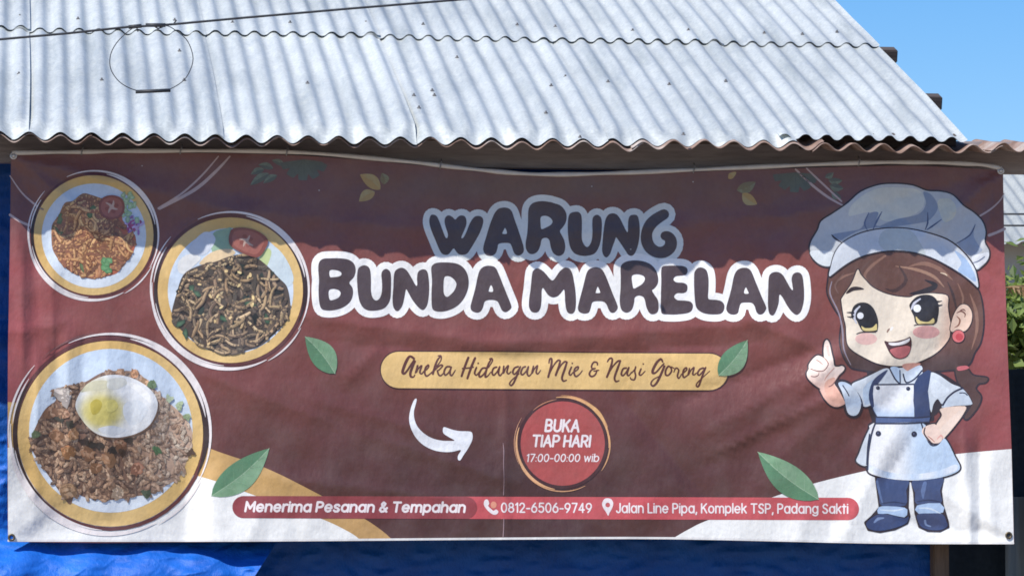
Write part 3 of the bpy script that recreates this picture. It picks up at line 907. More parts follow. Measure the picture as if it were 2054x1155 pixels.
# dish 2: dark fried flat noodles
Z2 = ZF(300, 410, 3.397)
d2 = plate(461.9, 582, 145.7, 462.5, 583.7, 126, 5, 'dark_noodle_dish')
for gi, (gname, gpts, gcol) in enumerate([
    ('cucumber_slice', [(440, 190), (520, 165), (560, 170), (560, 330), (440, 340), (420, 260)], lin(150, 178, 150)),
    ('radish_slice', [(760, 330), (830, 280), (900, 330), (960, 430), (980, 520), (930, 560), (820, 500), (740, 420)], lin(206, 220, 226)),
    ('lime_wedge', [(740, 380), (800, 300), (830, 330), (800, 420), (770, 430)], lin(196, 210, 150)),
    ('prawn_cracker', [(265, 310), (310, 240), (370, 190), (420, 195), (450, 240), (420, 300), (370, 345), (300, 340)], lin(206, 212, 222)),
    ('prawn_cracker', [(190, 430), (205, 380), (260, 340), (320, 345), (350, 370), (300, 420), (250, 470), (210, 470)], lin(228, 228, 226)),
    ('shallot', [(340, 400), (400, 340), (470, 310), (550, 305), (585, 330), (540, 360), (440, 395), (370, 410)], lin(226, 200, 160))]):
    piece(gname, [smooth(Z2(gpts), 4)], gcol, 7.4 + gi * .25, d2)
f2 = smooth(Z2([(150, 740), (180, 620), (230, 480), (330, 420), (450, 390), (560, 350), (680, 340), (780, 400), (880, 500), (940, 570), (960, 720), (930, 800), (840, 890), (760, 960), (640, 1000), (540, 1015), (430, 1000), (330, 950), (220, 860), (160, 790)]), 4)
piece('sauce', [f2], lin(82, 70, 62), 9, d2)
rb = Ribbons(LAYER * 10.5, .000004)
for k in range(70):
    x, y = random.choice(f2); t = random.uniform(.1, .95)
    x, y = 462 + (x - 462) * t, 610 + (y - 610) * t
    rb.blob(x, y, random.uniform(8, 16), random.uniform(5, 9), random.uniform(0, 3), var(random.choice([lin(44, 46, 44), lin(66, 54, 48), lin(52, 62, 56), lin(84, 66, 54)]), .3), 8, .35)
noodle(rb, f2, 150, 46, 3.2, [lin(136, 114, 92), lin(120, 100, 84), lin(156, 130, 102), lin(104, 92, 80)], lin(84, 74, 66), .2)
for (x, y) in ((384, 582), (395, 590), (450, 640), (535, 640), (500, 610), (360, 650), (372, 668)):
    rb.blob(x, y, 12, 6, random.uniform(0, 3), lin(52, 72, 58), 8, .3, lin(92, 122, 92))
noodle(rb, f2, 90, 54, 2.4, [lin(198, 168, 128), lin(182, 152, 114), lin(216, 188, 146), lin(162, 136, 104)], lin(96, 82, 70), .14)
for k in range(16):
    rb.blob(random.uniform(400, 520), random.uniform(540, 690), 4.5, 2.6, random.uniform(0, 3), var(lin(228, 200, 146)), 6, .3)
rb.done('noodles', d2)
tomato(d2, Z2([(545, 200), (570, 165), (650, 160), (740, 185), (805, 240), (790, 300), (740, 360), (650, 340), (560, 290), (540, 250)]), 16, rb.l / LAYER + 1)

# dish 3: fried rice with an egg, bottom left
Z3 = ZF(20, 660, 2.817)
d3 = plate(221.3, 869.4, 186, 222.3, 863.4, 164, 8, 'fried_rice_dish')
f3 = smooth(Z3([(115, 640), (150, 540), (200, 450), (260, 400), (240, 350), (320, 320), (420, 300), (520, 245), (620, 235), (720, 245), (790, 310), (880, 400), (960, 470), (1025, 560), (1025, 660), (1000, 740), (960, 830), (870, 890), (790, 930), (690, 945), (560, 965), (430, 950), (370, 930), (340, 990), (290, 930), (220, 830), (140, 710)]), 4)
piece('rice_bed', [f3], lambda x, y: lerp(lin(126, 96, 80), lin(196, 166, 144), float(sstep(220, 340, np.array(x * 1.0 - .35 * (y - 860))))), 10, d3)
rb = Ribbons(LAYER * 12, .0000015)
xs = [p[0] for p in f3]; ys = [p[1] for p in f3]
cnt = 0
while cnt < 950:
    x, y = random.uniform(min(xs), max(xs)), random.uniform(min(ys), max(ys))
    if not inside(f3, x, y): continue
    cnt += 1
    t = float(sstep(215, 330, np.array(x - .35 * (y - 860))))
    c = lerp(random.choice([lin(164, 126, 100), lin(188, 146, 114), lin(134, 102, 84), lin(206, 164, 130), lin(112, 86, 72), lin(218, 182, 150)]),
             random.choice([lin(228, 204, 182), lin(212, 180, 156), lin(236, 218, 196), lin(182, 148, 126)]), t * random.uniform(.6, 1))
    a = random.uniform(0, math.pi); L = random.uniform(5, 10)
    rb.blob(x + .9, y + 1.2, L * 1.1, 3.6, a, lerp(c, (.08, .055, .045), .5), 7, .2)
    rb.blob(x, y, L, 2.9, a, lerp(c, (.03, .02, .01), .15), 7, .2, lerp(c, (.8, .7, .55), .22))
for (zx, zy, rx, ry, c) in ((320, 695, 40, 30, lin(186, 132, 88)), (260, 600, 34, 30, lin(168, 122, 90)), (350, 590, 30, 30, lin(190, 140, 100)), (560, 730, 44, 28, lin(176, 128, 92)),
                            (440, 700, 40, 24, lin(160, 112, 80)), (610, 920, 36, 24, lin(214, 186, 160)), (330, 910, 46, 44, lin(176, 138, 104)), (230, 470, 34, 26, lin(170, 124, 96)),
                            (300, 470, 32, 26, lin(186, 140, 110)), (620, 650, 34, 24, lin(150, 104, 76)), (720, 790, 34, 26, lin(170, 116, 92)), (480, 780, 36, 24, lin(164, 116, 82)),
                            (620, 245, 26, 14, lin(196, 150, 118)), (700, 250, 24, 14, lin(206, 150, 110)), (760, 300, 20, 14, lin(214, 170, 130)), (300, 370, 60, 32, lin(226, 214, 206))):
    (x, y), = Z3([(zx, zy)])
    for q in range(3):
        rb.blob(x + random.uniform(-5, 5) + 1, y + random.uniform(-4, 4) + 1.5, rx / 2.9, ry / 2.9, random.uniform(0, 3), lerp(c, (.03, .02, .01), .5), 8, .3)
        rb.blob(x + random.uniform(-4, 4), y + random.uniform(-4, 4), rx / 3.4, ry / 3.4, random.uniform(0, 3), var(c), 8, .3, lerp(c, (.9, .8, .6), .25))
for (zx, zy, c) in ((840, 690, lin(88, 122, 84)), (770, 930, lin(70, 84, 66)), (140, 600, lin(96, 112, 80)), (270, 500, lin(62, 62, 54)), (330, 540, lin(66, 60, 50)), (500, 660, lin(54, 46, 42)),
                    (580, 680, lin(50, 42, 38)), (420, 640, lin(60, 48, 42)), (660, 630, lin(58, 48, 42)), (890, 400, lin(190, 204, 170)), (950, 430, lin(176, 192, 156)), (990, 490, lin(150, 168, 130)),
                    (800, 320, lin(120, 142, 104)), (1015, 700, lin(84, 64, 54)), (470, 650, lin(50, 42, 38)), (640, 700, lin(74, 56, 46))):
    (x, y), = Z3([(zx, zy)])
    for q in range(3):
        rb.blob(x + random.uniform(-5, 5), y + random.uniform(-4, 4), 8, 5, random.uniform(0, 3), var(c, .3), 8, .35)
rb.done('fried_rice', d3)
egg = smooth(Z3([(370, 440), (395, 360), (450, 300), (540, 262), (640, 262), (740, 300), (810, 360), (835, 430), (810, 510), (760, 565), (680, 600), (580, 612), (490, 590), (420, 530)]), 5)
def eggcol(x, y):
    zx, zy = (x - 20) * 2.817, (y - 660) * 2.817
    c = lin(226, 228, 230)
    t = float(sstep(1.25, .55, np.array(math.hypot((zx - 520) / 140, (zy - 465) / 115))))
    t2 = float(sstep(1.2, .5, np.array(math.hypot((zx - 500) / 110, (zy - 320) / 55))))
    c = lerp(c, lin(206, 196, 150), .55 * t2)
    return lerp(c, lin(204, 190, 92), .92 * t)
multi('fried_egg', [([[(p[0] + 2, p[1] + 3) for p in egg]], lin(110, 86, 72)), ([egg], eggcol),
                    ([smooth(Z3([(400, 355), (450, 300), (540, 290), (560, 320), (520, 345), (440, 350)]), 4)], lin(200, 196, 168)),
                    ([smooth(Z3([(640, 300), (720, 310), (790, 370), (800, 420), (770, 400), (700, 340)]), 4)], lin(238, 238, 236)), ([smooth(Z3([(650, 420), (720, 400), (780, 450), (740, 520), (680, 540), (640, 480)]), 4)], lin(216, 221, 226)), ([smooth(Z3([(500, 560), (580, 545), (650, 570), (590, 598), (520, 585)]), 4)], lin(214, 218, 222)), ([smooth(Z3([(560, 285), (640, 275), (660, 310), (600, 340), (550, 330)]), 4)], lin(212, 212, 204)), ([smooth(Z3([(455, 420), (490, 395), (520, 420), (500, 470), (465, 480)]), 4)], lin(188, 172, 74)), ([smooth(Z3([(540, 410), (590, 400), (610, 440), (570, 470), (545, 450)]), 4)], lin(216, 204, 120))], rb.l / LAYER + 4, d3)

# ------------------------------------------------------------------ title lettering
INK = lin(80, 66, 70)
z1, z2, z3 = ZF(620, 490, 4.8905), ZF(1030, 490, 6.2242), ZF(1340, 500, 6.41875)
z4, z5 = ZF(830, 380, 6.7933), ZF(1110, 390, 7.2179)
TITLE = [
 (z1, [(95,185),(130,145),(200,137),(300,137),(385,150),(440,190),(457,255),(440,320),(395,375),(425,425),(430,490),(405,560),(340,615),(250,645),(170,648),(120,630),(98,560),(92,440),(97,350),(90,260)],
  [[(200,262),(240,250),(300,265),(318,290),(300,312),(240,322),(205,318)], [(197,450),(240,437),(290,450),(310,480),(290,520),(240,543),(205,545),(192,500)]]),
 (z1, [(478,250),(500,220),(540,205),(580,220),(600,260),(607,350),(607,450),(622,520),(655,550),(690,530),(712,470),(715,380),(708,300),(720,260),(755,240),(790,262),(803,310),(803,450),(795,540),(765,600),(720,635),(650,650),(580,648),(530,620),(495,560),(478,470),(470,340)], []),
 (z1, [(830,320),(845,260),(890,232),(930,235),(965,265),(1000,320),(1045,400),(1060,395),(1058,330),(1070,270),(1110,245),(1150,255),(1168,300),(1178,400),(1175,500),(1160,590),(1130,638),(1100,640),(1060,605),(1010,540),(960,450),(948,450),(935,520),(915,600),(880,650),(850,650),(825,610),(818,530),(825,430)], []),
 (z1, [(1197,240),(1215,200),(1260,180),(1350,177),(1450,190),(1520,235),(1558,310),(1565,400),(1540,490),(1490,570),(1420,625),(1340,655),(1270,660),(1220,645),(1203,600),(1200,480),(1205,350)],
  [[(1325,330),(1350,312),(1390,320),(1430,355),(1445,395),(1425,450),(1390,490),(1355,515),(1325,490),(1318,420)]]),
 (z1, [(1660,290),(1690,235),(1735,212),(1790,212),(1830,232),(1860,290),(1900,390),(1940,490),(1980,590),(1980,630),(1930,665),(1890,645),(1865,590),(1840,555),(1780,545),(1725,560),(1705,620),(1680,660),(1640,670),(1595,650),(1583,610),(1600,540),(1630,430)],
  [[(1762,455),(1770,425),(1785,400),(1803,435),(1800,465),(1765,463)]]),
 (z2, [(232,370),(255,320),(300,300),(350,320),(400,365),(450,425),(485,450),(520,420),(570,345),(620,300),(660,290),(705,310),(735,370),(755,460),(775,600),(780,720),(770,820),(735,865),(690,860),(660,820),(645,730),(640,640),(630,565),(590,610),(545,650),(490,662),(440,640),(400,590),(368,545),(352,580),(350,680),(340,780),(310,840),(260,852),(215,830),(192,770),(195,680),(212,560)], []),
 (z2, [(905,380),(940,315),(1000,288),(1050,288),(1100,310),(1140,370),(1190,490),(1240,620),(1290,740),(1300,800),(1260,850),(1215,850),(1185,810),(1160,750),(1120,715),(1040,710),(985,725),(965,790),(940,850),(880,865),(825,845),(803,795),(825,690),(865,540)],
  [[(1028,590),(1040,550),(1053,530),(1075,575),(1080,605),(1030,607)]]),
 (z2, [(1335,310),(1350,255),(1410,215),(1510,200),(1620,212),(1710,250),(1775,320),(1805,410),(1800,490),(1760,550),(1730,575),(1760,630),(1800,690),(1812,770),(1800,840),(1750,872),(1700,860),(1660,790),(1640,700),(1615,655),(1560,640),(1515,665),(1505,730),(1480,810),(1430,850),(1380,845),(1340,800),(1325,700),(1335,560),(1338,420)],
  [[(1475,410),(1500,380),(1560,375),(1620,395),(1640,435),(1610,490),(1550,530),(1500,550),(1485,500)]]),
 (z3, [(-90,300),(-75,225),(0,210),(100,210),(190,215),(240,240),(252,285),(230,325),(185,338),(110,345),(75,370),(75,400),(110,425),(190,430),(240,455),(250,500),(235,545),(190,565),(120,565),(82,595),(85,625),(130,655),(220,660),(290,675),(320,720),(305,785),(250,820),(120,838),(0,838),(-70,830),(-92,780),(-92,560),(-88,400)], []),
 (z3, [(335,330),(350,275),(385,240),(435,235),(485,260),(510,310),(522,400),(520,520),(515,620),(540,645),(620,650),(690,670),(725,720),(715,790),(670,832),(570,838),(470,825),(400,790),(360,740),(345,650),(335,500)], []),
 (z3, [(845,355),(880,280),(930,245),(990,237),(1040,250),(1080,300),(1120,400),(1165,510),(1210,620),(1255,720),(1262,770),(1220,830),(1170,838),(1135,800),(1115,735),(1080,692),(1010,685),(940,695),(915,760),(900,820),(850,842),(790,830),(752,785),(755,720),(790,600),(820,480)],
  [[(978,560),(985,520),(1003,490),(1025,535),(1037,565),(1000,572)]]),
 (z3, [(1295,370),(1320,315),(1370,292),(1430,297),(1480,335),(1520,400),(1570,490),(1605,525),(1600,460),(1590,380),(1610,320),(1655,297),(1700,305),(1730,350),(1745,450),(1752,570),(1745,680),(1715,790),(1670,840),(1630,835),(1580,790),(1530,720),(1480,630),(1445,585),(1430,600),(1425,680),(1400,770),(1360,845),(1320,845),(1295,800),(1285,700),(1288,540)], []),
]
WARUNG = [
 (z4([(215,395),(235,350),(275,345),(315,370),(350,440),(390,550),(430,650),(455,660),(465,620),(450,560),(425,480),(420,410),(445,365),(485,355),(530,380),(565,410),(600,375),(640,355),(690,365),(715,410),(715,480),(690,550),(655,630),(650,665),(680,650),(720,570),(760,470),(810,390),(860,362),(915,370),(945,410),(940,480),(900,590),(840,700),(780,800),(730,870),(680,890),(620,885),(580,850),(545,805),(510,840),(470,885),(420,890),(375,865),(335,790),(290,680),(240,560),(212,460)]), []),
 (z4([(1075,380),(1110,310),(1160,262),(1230,247),(1290,258),(1335,300),(1370,400),(1420,540),(1460,660),(1495,780),(1495,850),(1450,895),(1395,895),(1360,850),(1335,780),(1305,735),(1220,730),(1155,745),(1140,800),(1115,870),(1060,905),(990,895),(950,840),(950,770),(985,650),(1030,500)]),
  [z4([(1205,600),(1225,555),(1242,525),(1262,560),(1268,600),(1240,608)])]),
 (z4([(1560,290),(1590,215),(1650,175),(1750,160),(1870,175)]) + z5([(0,125),(100,160),(165,230),(192,310),(180,400),(140,470),(95,530),(120,590),(155,660),(172,760),(150,850),(90,890),(30,875)]) +
  z4([(1890,850),(1865,780),(1845,690),(1800,660),(1745,680),(1725,760),(1690,840),(1630,880),(1570,870),(1530,810),(1525,720),(1545,600),(1555,450)]),
  [z4([(1730,380),(1790,360),(1850,380),(1890,430),(1870,480),(1810,515),(1740,540),(1728,470)])]),
 (z5([(218,330),(245,275),(300,255),(360,255),(400,295),(412,370),(412,500),(412,640),(440,720),(480,760),(520,740),(555,660),(565,550),(562,430),(570,340),(610,300),(650,300),(690,340),(702,420),(698,560),(680,690),(640,800),(580,865),(480,890),(390,885),(310,855),(255,790),(225,690),(210,560),(208,430)]), []),
 (z5([(745,400),(770,330),(810,285),(870,275),(920,295),(965,350),(1010,440),(1050,520),(1075,545),(1080,470),(1085,370),(1110,310),(1160,295),(1210,305),(1235,360),(1250,480),(1245,620),(1220,750),(1180,850),(1135,888),(1085,875),(1040,810),(980,720),(925,640),(905,625),(885,680),(855,760),(820,860),(770,912),(725,880),(705,810),(710,700),(725,540)]), []),
]
GPATH = z5([(1600,290,75),(1500,350,82),(1410,430,85),(1355,540,80),(1350,660,85),(1400,770,85),(1500,835,82),(1610,830,85),(1690,760,88),(1700,670,85),(1660,610,75),(1615,600,65)])
sol = []
for (pts, hl) in WARUNG: sol += dilate(smooth(pts, 3), 13)
sol += brush(GPATH, extra=13)
piece('title_outline', sol, lin(222, 226, 224), 2, banner)
sol = []
for (zf, pts, hl) in TITLE: sol += dilate(smooth(zf(pts), 3), 14)
piece('title_outline', sol, lin(246, 245, 243), 3, banner)
for (pts, hl) in WARUNG:
    piece('letter', [smooth(pts, 4)], INK, 4, banner, [smooth(h, 3) for h in hl])
piece('letter', brush(GPATH), INK, 4, banner)
for (zf, pts, hl) in TITLE:
    piece('letter', [smooth(zf(pts), 4)], INK, 4.6, banner, [smooth(zf(h), 3) for h in hl])

# ------------------------------------------------------------------ caption pill with brush script
pill = [(764, 741)] + [(800 + 36 * math.cos(a), 741.5 + 36.3 * math.sin(a)) for a in np.linspace(math.pi, 1.5 * math.pi, 10)[1:]] + [(1000, 706), (1200, 708), (1420, 709)] + \
       [(1422 + 38 * math.cos(a), 745.5 + 36.5 * math.sin(a)) for a in np.linspace(-.5 * math.pi, .5 * math.pi, 16)] + [(1200, 781), (1000, 779.5), (800, 778)] + \
       [(800 + 36 * math.cos(a), 741.5 + 36.3 * math.sin(a)) for a in np.linspace(.5 * math.pi, math.pi, 10)[1:-1]]
pl = multi('caption_pill', [(dilate(pill, 2.2), lin(66, 38, 38)), ([pill], lin(222, 186, 122))], 5, banner)
S6, S7 = ZF(760, 690, 5.5514), ZF(1110, 690, 5.5514)
SCRIPT6 = [
 [(390,160,14),(345,135,14),(310,180,18),(280,250,18),(262,310,17),(280,328,14),(310,300,12),(350,240,12),(390,180,12)], [(400,190,14),(370,260,16),(350,320,16),(355,360,14),(385,365,9),(400,340,6)],
 [(405,320,8),(430,240,12),(415,310,12),(440,270,8),(475,240,11),(455,310,12),(475,330,9),(500,300,7)],
 [(500,310,7),(550,260,9),(550,232,10),(520,260,12),(510,320,12),(530,355,11),(570,330,8),(600,300,7)],
 [(690,130,9),(650,180,12),(620,260,14),(600,330,14)], [(660,130,8),(690,130,9),(690,180,8),(640,250,7)], [(620,290,8),(680,235,11),(710,240,9),(670,285,9),(650,295,9)], [(650,295,10),(665,340,11),(690,350,9),(720,320,7)],
 [(790,250,11),(750,255,11),(725,310,12),(740,345,10),(780,310,9),(805,255,10)], [(805,255,10),(790,320,12),(810,350,10),(850,290,6)],
 [(995,150,14),(960,240,15),(920,355,13)], [(1070,155,14),(1030,250,15),(985,380,13)], [(930,270,9),(1000,265,9),(1050,255,9)],
 [(1085,260,11),(1065,320,12),(1085,345,9),(1115,310,6)], [(1105,213,11)],
 [(1190,265,11),(1150,270,11),(1115,330,13),(1125,365,12),(1170,330,10),(1210,260,9)], [(1255,160,9),(1220,220,12),(1190,310,13),(1185,365,12),(1215,350,8),(1245,310,6)], [(1230,165,7),(1255,158,9),(1265,185,8),(1220,260,7)],
 [(1310,255,11),(1275,270,11),(1260,320,12),(1280,345,10),(1320,300,9),(1345,250,10),(1330,320,12),(1350,350,10),(1380,310,6)],
 [(1390,245,10),(1385,320,12),(1410,270,8),(1440,240,11),(1425,310,11),(1445,330,9),(1470,305,6)],
 [(1550,250,11),(1510,265,11),(1490,310,12),(1510,335,10),(1550,290,9),(1575,250,10)], [(1575,250,10),(1540,340,12),(1500,430,12),(1470,460,10),(1455,435,9),(1490,390,8),(1560,330,6)],
 [(1630,250,11),(1600,265,11),(1580,320,12),(1600,340,10),(1640,300,9),(1665,250,10),(1650,320,12),(1670,355,10),(1705,320,6)],
 [(1720,245,10),(1705,320,12),(1730,275,8),(1765,240,11),(1750,310,11),(1770,330,9),(1800,290,6)],
]
SCRIPT7 = [
 [(-50,210,8),(-42,168,11),(-20,165,12),(-25,240,14),(-58,365,13)], [(-50,340,8),(0,240,9),(50,180,11),(75,185,11)], [(75,185,11),(60,250,14),(25,345,13)], [(30,330,8),(80,240,9),(125,195,11),(150,200,11)], [(150,200,11),(125,280,14),(95,370,13),(110,410,11),(145,400,7)],
 [(200,255,10),(175,320,12),(190,345,9),(220,310,6)], [(210,213,10)],
 [(215,320,7),(270,280,9),(275,250,10),(240,270,11),(230,325,12),(250,360,11),(290,335,8),(320,295,6)],
 [(490,230,9),(485,205,10),(450,200,10),(425,240,11),(430,270,10),(465,270,8)], [(465,270,9),(420,290,10),(400,335,12),(425,360,11),(465,340,10),(485,290,9)], [(450,300,8),(505,290,7)],
 [(600,195,8),(625,160,11),(655,165,11),(640,250,14),(595,365,13)], [(605,340,8),(660,250,9),(715,190,11),(745,185,11)], [(745,185,11),(715,270,14),(680,370,13),(695,415,11),(730,405,7)],
 [(810,265,11),(775,275,11),(755,330,12),(775,350,10),(810,310,9),(840,260,10),(820,330,12),(840,350,9),(870,310,6)],
 [(870,320,7),(910,275,9),(915,250,8),(905,300,10),(915,350,11),(900,395,10),(865,390,9),(855,370,7)],
 [(975,275,10),(955,330,12),(975,345,9),(1020,300,6)], [(1000,220,10)],
 [(1215,195,11),(1195,165,13),(1150,205,16),(1110,280,17),(1105,320,15),(1140,315,11),(1190,260,10),(1230,215,9)], [(1235,245,14),(1195,340,15),(1150,430,14),(1110,465,12),(1085,440,10),(1110,395,8),(1170,360,6)],
 [(1310,265,9),(1280,245,11),(1250,290,12),(1250,340,12),(1280,345,10),(1315,300,11),(1310,255,10),(1345,270,6)],
 [(1340,310,7),(1365,265,9),(1395,290,10),(1380,350,11),(1395,380,9),(1420,345,6)],
 [(1420,340,7),(1480,290,9),(1480,262,10),(1450,285,11),(1440,340,12),(1455,370,11),(1500,340,7)],
 [(1515,270,9),(1500,340,11),(1530,290,8),(1565,260,10),(1550,330,11),(1570,340,8),(1590,320,6)],
 [(1670,265,11),(1630,280,11),(1605,325,12),(1625,345,10),(1665,300,9),(1695,260,10)], [(1695,260,10),(1655,360,12),(1620,460,12),(1595,470,10),(1595,440,8),(1640,390,7),(1740,300,5)],
]
SCOL = lin(92, 50, 42)
piece('script_lettering', [c for s in SCRIPT6 for c in brush(S6(s), scale=.92)] + [c for s in SCRIPT7 for c in brush(S7(s), scale=.92)], SCOL, 7, pl)

# ------------------------------------------------------------------ a small stroke alphabet for the sans lettering
def arc(cx, cy, rx, ry, a0, a1, n=9):
    return [(cx + rx * math.cos(R(a)), cy + ry * math.sin(R(a))) for a in np.linspace(a0, a1, n)]
bowl = lambda: arc(.31, .37, .31, .37, 0, 360, 15)
SS = lambda w, h: [(w * x, h * y) for x, y in ((.95, .84), (.74, .98), (.32, .98), (.06, .8), (.16, .6), (.74, .45), (1, .25), (.76, .02), (.28, .0), (.0, .17))]
GLY = {
 'a': ([bowl(), [(.62, .74), (.62, 0)]], .62), 'b': ([[(0, 1.03), (0, 0)], bowl()], .62), 'd': ([[(.62, 1.03), (.62, 0)], bowl()], .62),
 'e': ([[(0.02, .37), (.6, .37)], arc(.31, .37, .31, .37, 0, 318, 13)], .62), 'g': ([bowl(), [(.62, .74), (.62, -.06)] + arc(.31, -.06, .31, .22, 0, -150, 6)[1:]], .62),
 'h': ([[(0, 1.03), (0, 0)], arc(.28, .44, .28, .3, 180, 0, 8) + [(.56, 0)]], .56), 'i': ([[(0, .74), (0, 0)], [(0, .98)]], 0), 'k': ([[(0, 1.03), (0, 0)], [(.48, .74), (.03, .32)], [(.18, .44), (.52, 0)]], .5),
 'l': ([[(0, 1.03), (0, 0)]], 0), 'm': ([[(0, .74), (0, 0)], arc(.24, .48, .24, .26, 180, 0, 7) + [(.48, 0)], arc(.72, .48, .24, .26, 180, 0, 7) + [(.96, 0)]], .96),
 'n': ([[(0, .74), (0, 0)], arc(.28, .44, .28, .3, 180, 0, 8) + [(.56, 0)]], .56), 'o': ([bowl()], .62), 'p': ([[(0, .74), (0, -.28)], bowl()], .62),
 'r': ([[(0, .74), (0, 0)], arc(.28, .42, .28, .32, 180, 70, 5)], .34), 's': ([SS(.5, .74)], .5), 't': ([[(.14, .98), (.14, 0)], [(-.06, .74), (.36, .74)]], .32),
 'w': ([[(0, .74), (.2, 0), (.42, .7), (.64, 0), (.84, .74)]], .84), ',': ([[(.06, .03), (0, -.18)]], .05), '-': ([[(0, .4), (.34, .4)]], .34), ':': ([[(0, .06)], [(0, .56)]], 0), '.': ([[(0, .03)]], 0),
 'M': ([[(0, 0), (.02, 1), (.42, .3), (.82, 1), (.84, 0)]], .84), 'P': ([[(0, 0), (0, 1), (.3, 1)] + arc(.3, .73, .28, .27, 90, -90, 8) + [(0, .46)]], .58), 'T': ([[(0, 1), (.68, 1)], [(.34, 1), (.34, 0)]], .68),
 'J': ([[(.42, 1), (.42, .26)] + arc(.2, .26, .22, .26, 0, -160, 7)[1:]], .42), 'L': ([[(0, 1), (0, 0), (.46, 0)]], .46), 'K': ([[(0, 1), (0, 0)], [(.58, 1), (.03, .42)], [(.22, .62), (.62, 0)]], .62), 'S': ([SS(.58, 1)], .58),
 'B': ([[(0, 0), (0, 1), (.3, 1)] + arc(.3, .76, .24, .24, 90, -90, 7) + [(0, .52)], [(.3, .52)] + arc(.32, .26, .28, .26, 90, -90, 7) + [(0, 0)]], .6), 'U': ([[(0, 1), (0, .3)] + arc(.32, .3, .32, .3, 180, 360, 9) + [(.64, 1)]], .64),
 'A': ([[(0, 0), (.36, 1), (.72, 0)], [(.14, .34), (.58, .34)]], .72), 'I': ([[(0, 1), (0, 0)]], 0), 'H': ([[(0, 1), (0, 0)], [(.62, 1), (.62, 0)], [(0, .5), (.62, .5)]], .62),
 'R': ([[(0, 0), (0, 1), (.3, 1)] + arc(.3, .73, .28, .27, 90, -90, 8) + [(0, .46)], [(.28, .46), (.58, 0)]], .6),
 '&': ([[(.68, 0), (.2, .62), (.14, .82), (.28, 1), (.46, .86), (.4, .66), (.08, .38), (.02, .18), (.18, 0), (.42, .04), (.68, .4)]], .68),
 '0': ([arc(.3, .5, .3, .5, 0, 360, 17)], .6), '1': ([[(0, .82), (.2, 1), (.2, 0)]], .22), '2': ([arc(.28, .72, .27, .28, 170, -25, 8) + [(.02, 0), (.58, 0)]], .58), '4': ([[(.44, 0), (.44, 1), (0, .28), (.62, .28)]], .62),
 '5': ([[(.54, 1), (.1, 1), (.06, .56)] + arc(.28, .33, .3, .33, 120, -150, 9)], .58), '6': ([arc(.3, .32, .3, .32, 0, 360, 13), [(.02, .4), (.16, .72), (.42, 1)]], .6), '7': ([[(0, 1), (.56, 1), (.18, 0)]], .56),
 '8': ([arc(.3, .76, .24, .24, 0, 360, 12), arc(.3, .27, .3, .27, 0, 360, 13)], .6), '9': ([arc(.3, .68, .3, .32, 0, 360, 13), [(.58, .6), (.44, .28), (.2, 0)]], .6),
}
def text(name, s, x0, x1, yb0, yb1, cap, rad, col, layer, parent, slant=0.0, gap=.24, space=.42):
    pos, x = [], 0.0
    for ch in s:
        if ch == ' ': x += space; continue
        pos.append((ch, x)); x += GLY[ch][1] + gap
    tot = x - gap
    kx = (x1 - x0) / tot
    U, Fc, b = [], [], 0
    for ch, gx in pos:
        sol = []
        for st in GLY[ch][0]:
            q = []
            for (a, h) in st:
                xx = x0 + (gx + a) * kx + slant * h * cap
                q.append((xx, yb0 + (yb1 - yb0) * (xx - x0) / (x1 - x0) - h * cap, rad))
            sol += brush(q, n=1)
        uv, fc = cdt(sol)
        U.append(uv); Fc += [tuple(k + b for k in f) for f in fc]; b += len(uv)
    return finish(name, np.concatenate(U), Fc, LAYER * layer, np.array(col), parent)

# contact strip
def stripe(x0, x1, yt0, yt1, yb0, yb1, rl, rr):
    out = [(x0 + (yb0 - yt0) / 2 * (1 - math.cos(a)), (yt0 + yb0) / 2 - (yb0 - yt0) / 2 * math.sin(a)) for a in np.linspace(-math.pi / 2, math.pi / 2, 14)] if rl else [(x0, yb0), (x0, yt0)]
    out += [(x1 - (yb1 - yt1) / 2 * (1 - math.cos(a)), (yt1 + yb1) / 2 - (yb1 - yt1) / 2 * math.sin(a)) for a in np.linspace(math.pi / 2, -math.pi / 2, 14)] if rr else [(x1, yt1), (x1, yb1)]
    return out
strip = piece('contact_strip', [stripe(466, 1723, 994, 997.5, 1038.5, 1042.5, True, True)], lin(194, 84, 88), 3.4, banner)
piece('strip_end', [stripe(466, 957, 994, 995.5, 1038.5, 1040, True, True)], lin(144, 64, 68), 4.4, strip)
TW = lin(236, 226, 226)
text('lettering', 'Menerima Pesanan & Tempahan', 492, 931, 1024.5, 1026, 18.5, 2.25, TW, 5.6, strip, .16, .26, .36)
text('lettering', '0812-6506-9749', 1006, 1186, 1026.3, 1027, 18, 1.45, TW, 5.6, strip, 0, .26)
text('lettering', 'Jalan Line Pipa, Komplek TSP, Padang Sakti', 1237, 1700, 1027.2, 1028.6, 18, 1.5, TW, 5.6, strip, 0, .26, .38)
ZP = ZF(950, 980, 5.135)
multi('phone_symbol', [([smooth(ZP([(105, 140), (118, 112), (145, 110), (160, 150), (150, 175), (180, 205), (205, 225), (230, 210), (255, 232), (240, 258), (210, 265), (170, 245), (130, 205), (108, 170)]), 3)], TW), ([circle(990, 1012, 6.2, 7, 14)], lin(222, 150, 124))], 5.6, strip)
piece('location_symbol', [smooth(ZP([(1322, 150), (1345, 105), (1382, 95), (1420, 108), (1438, 150), (1425, 200), (1400, 245), (1385, 275), (1365, 240), (1335, 195)]), 4)], TW, 5.6, strip, [circle(1219, 1012, 4.8, n=12)])

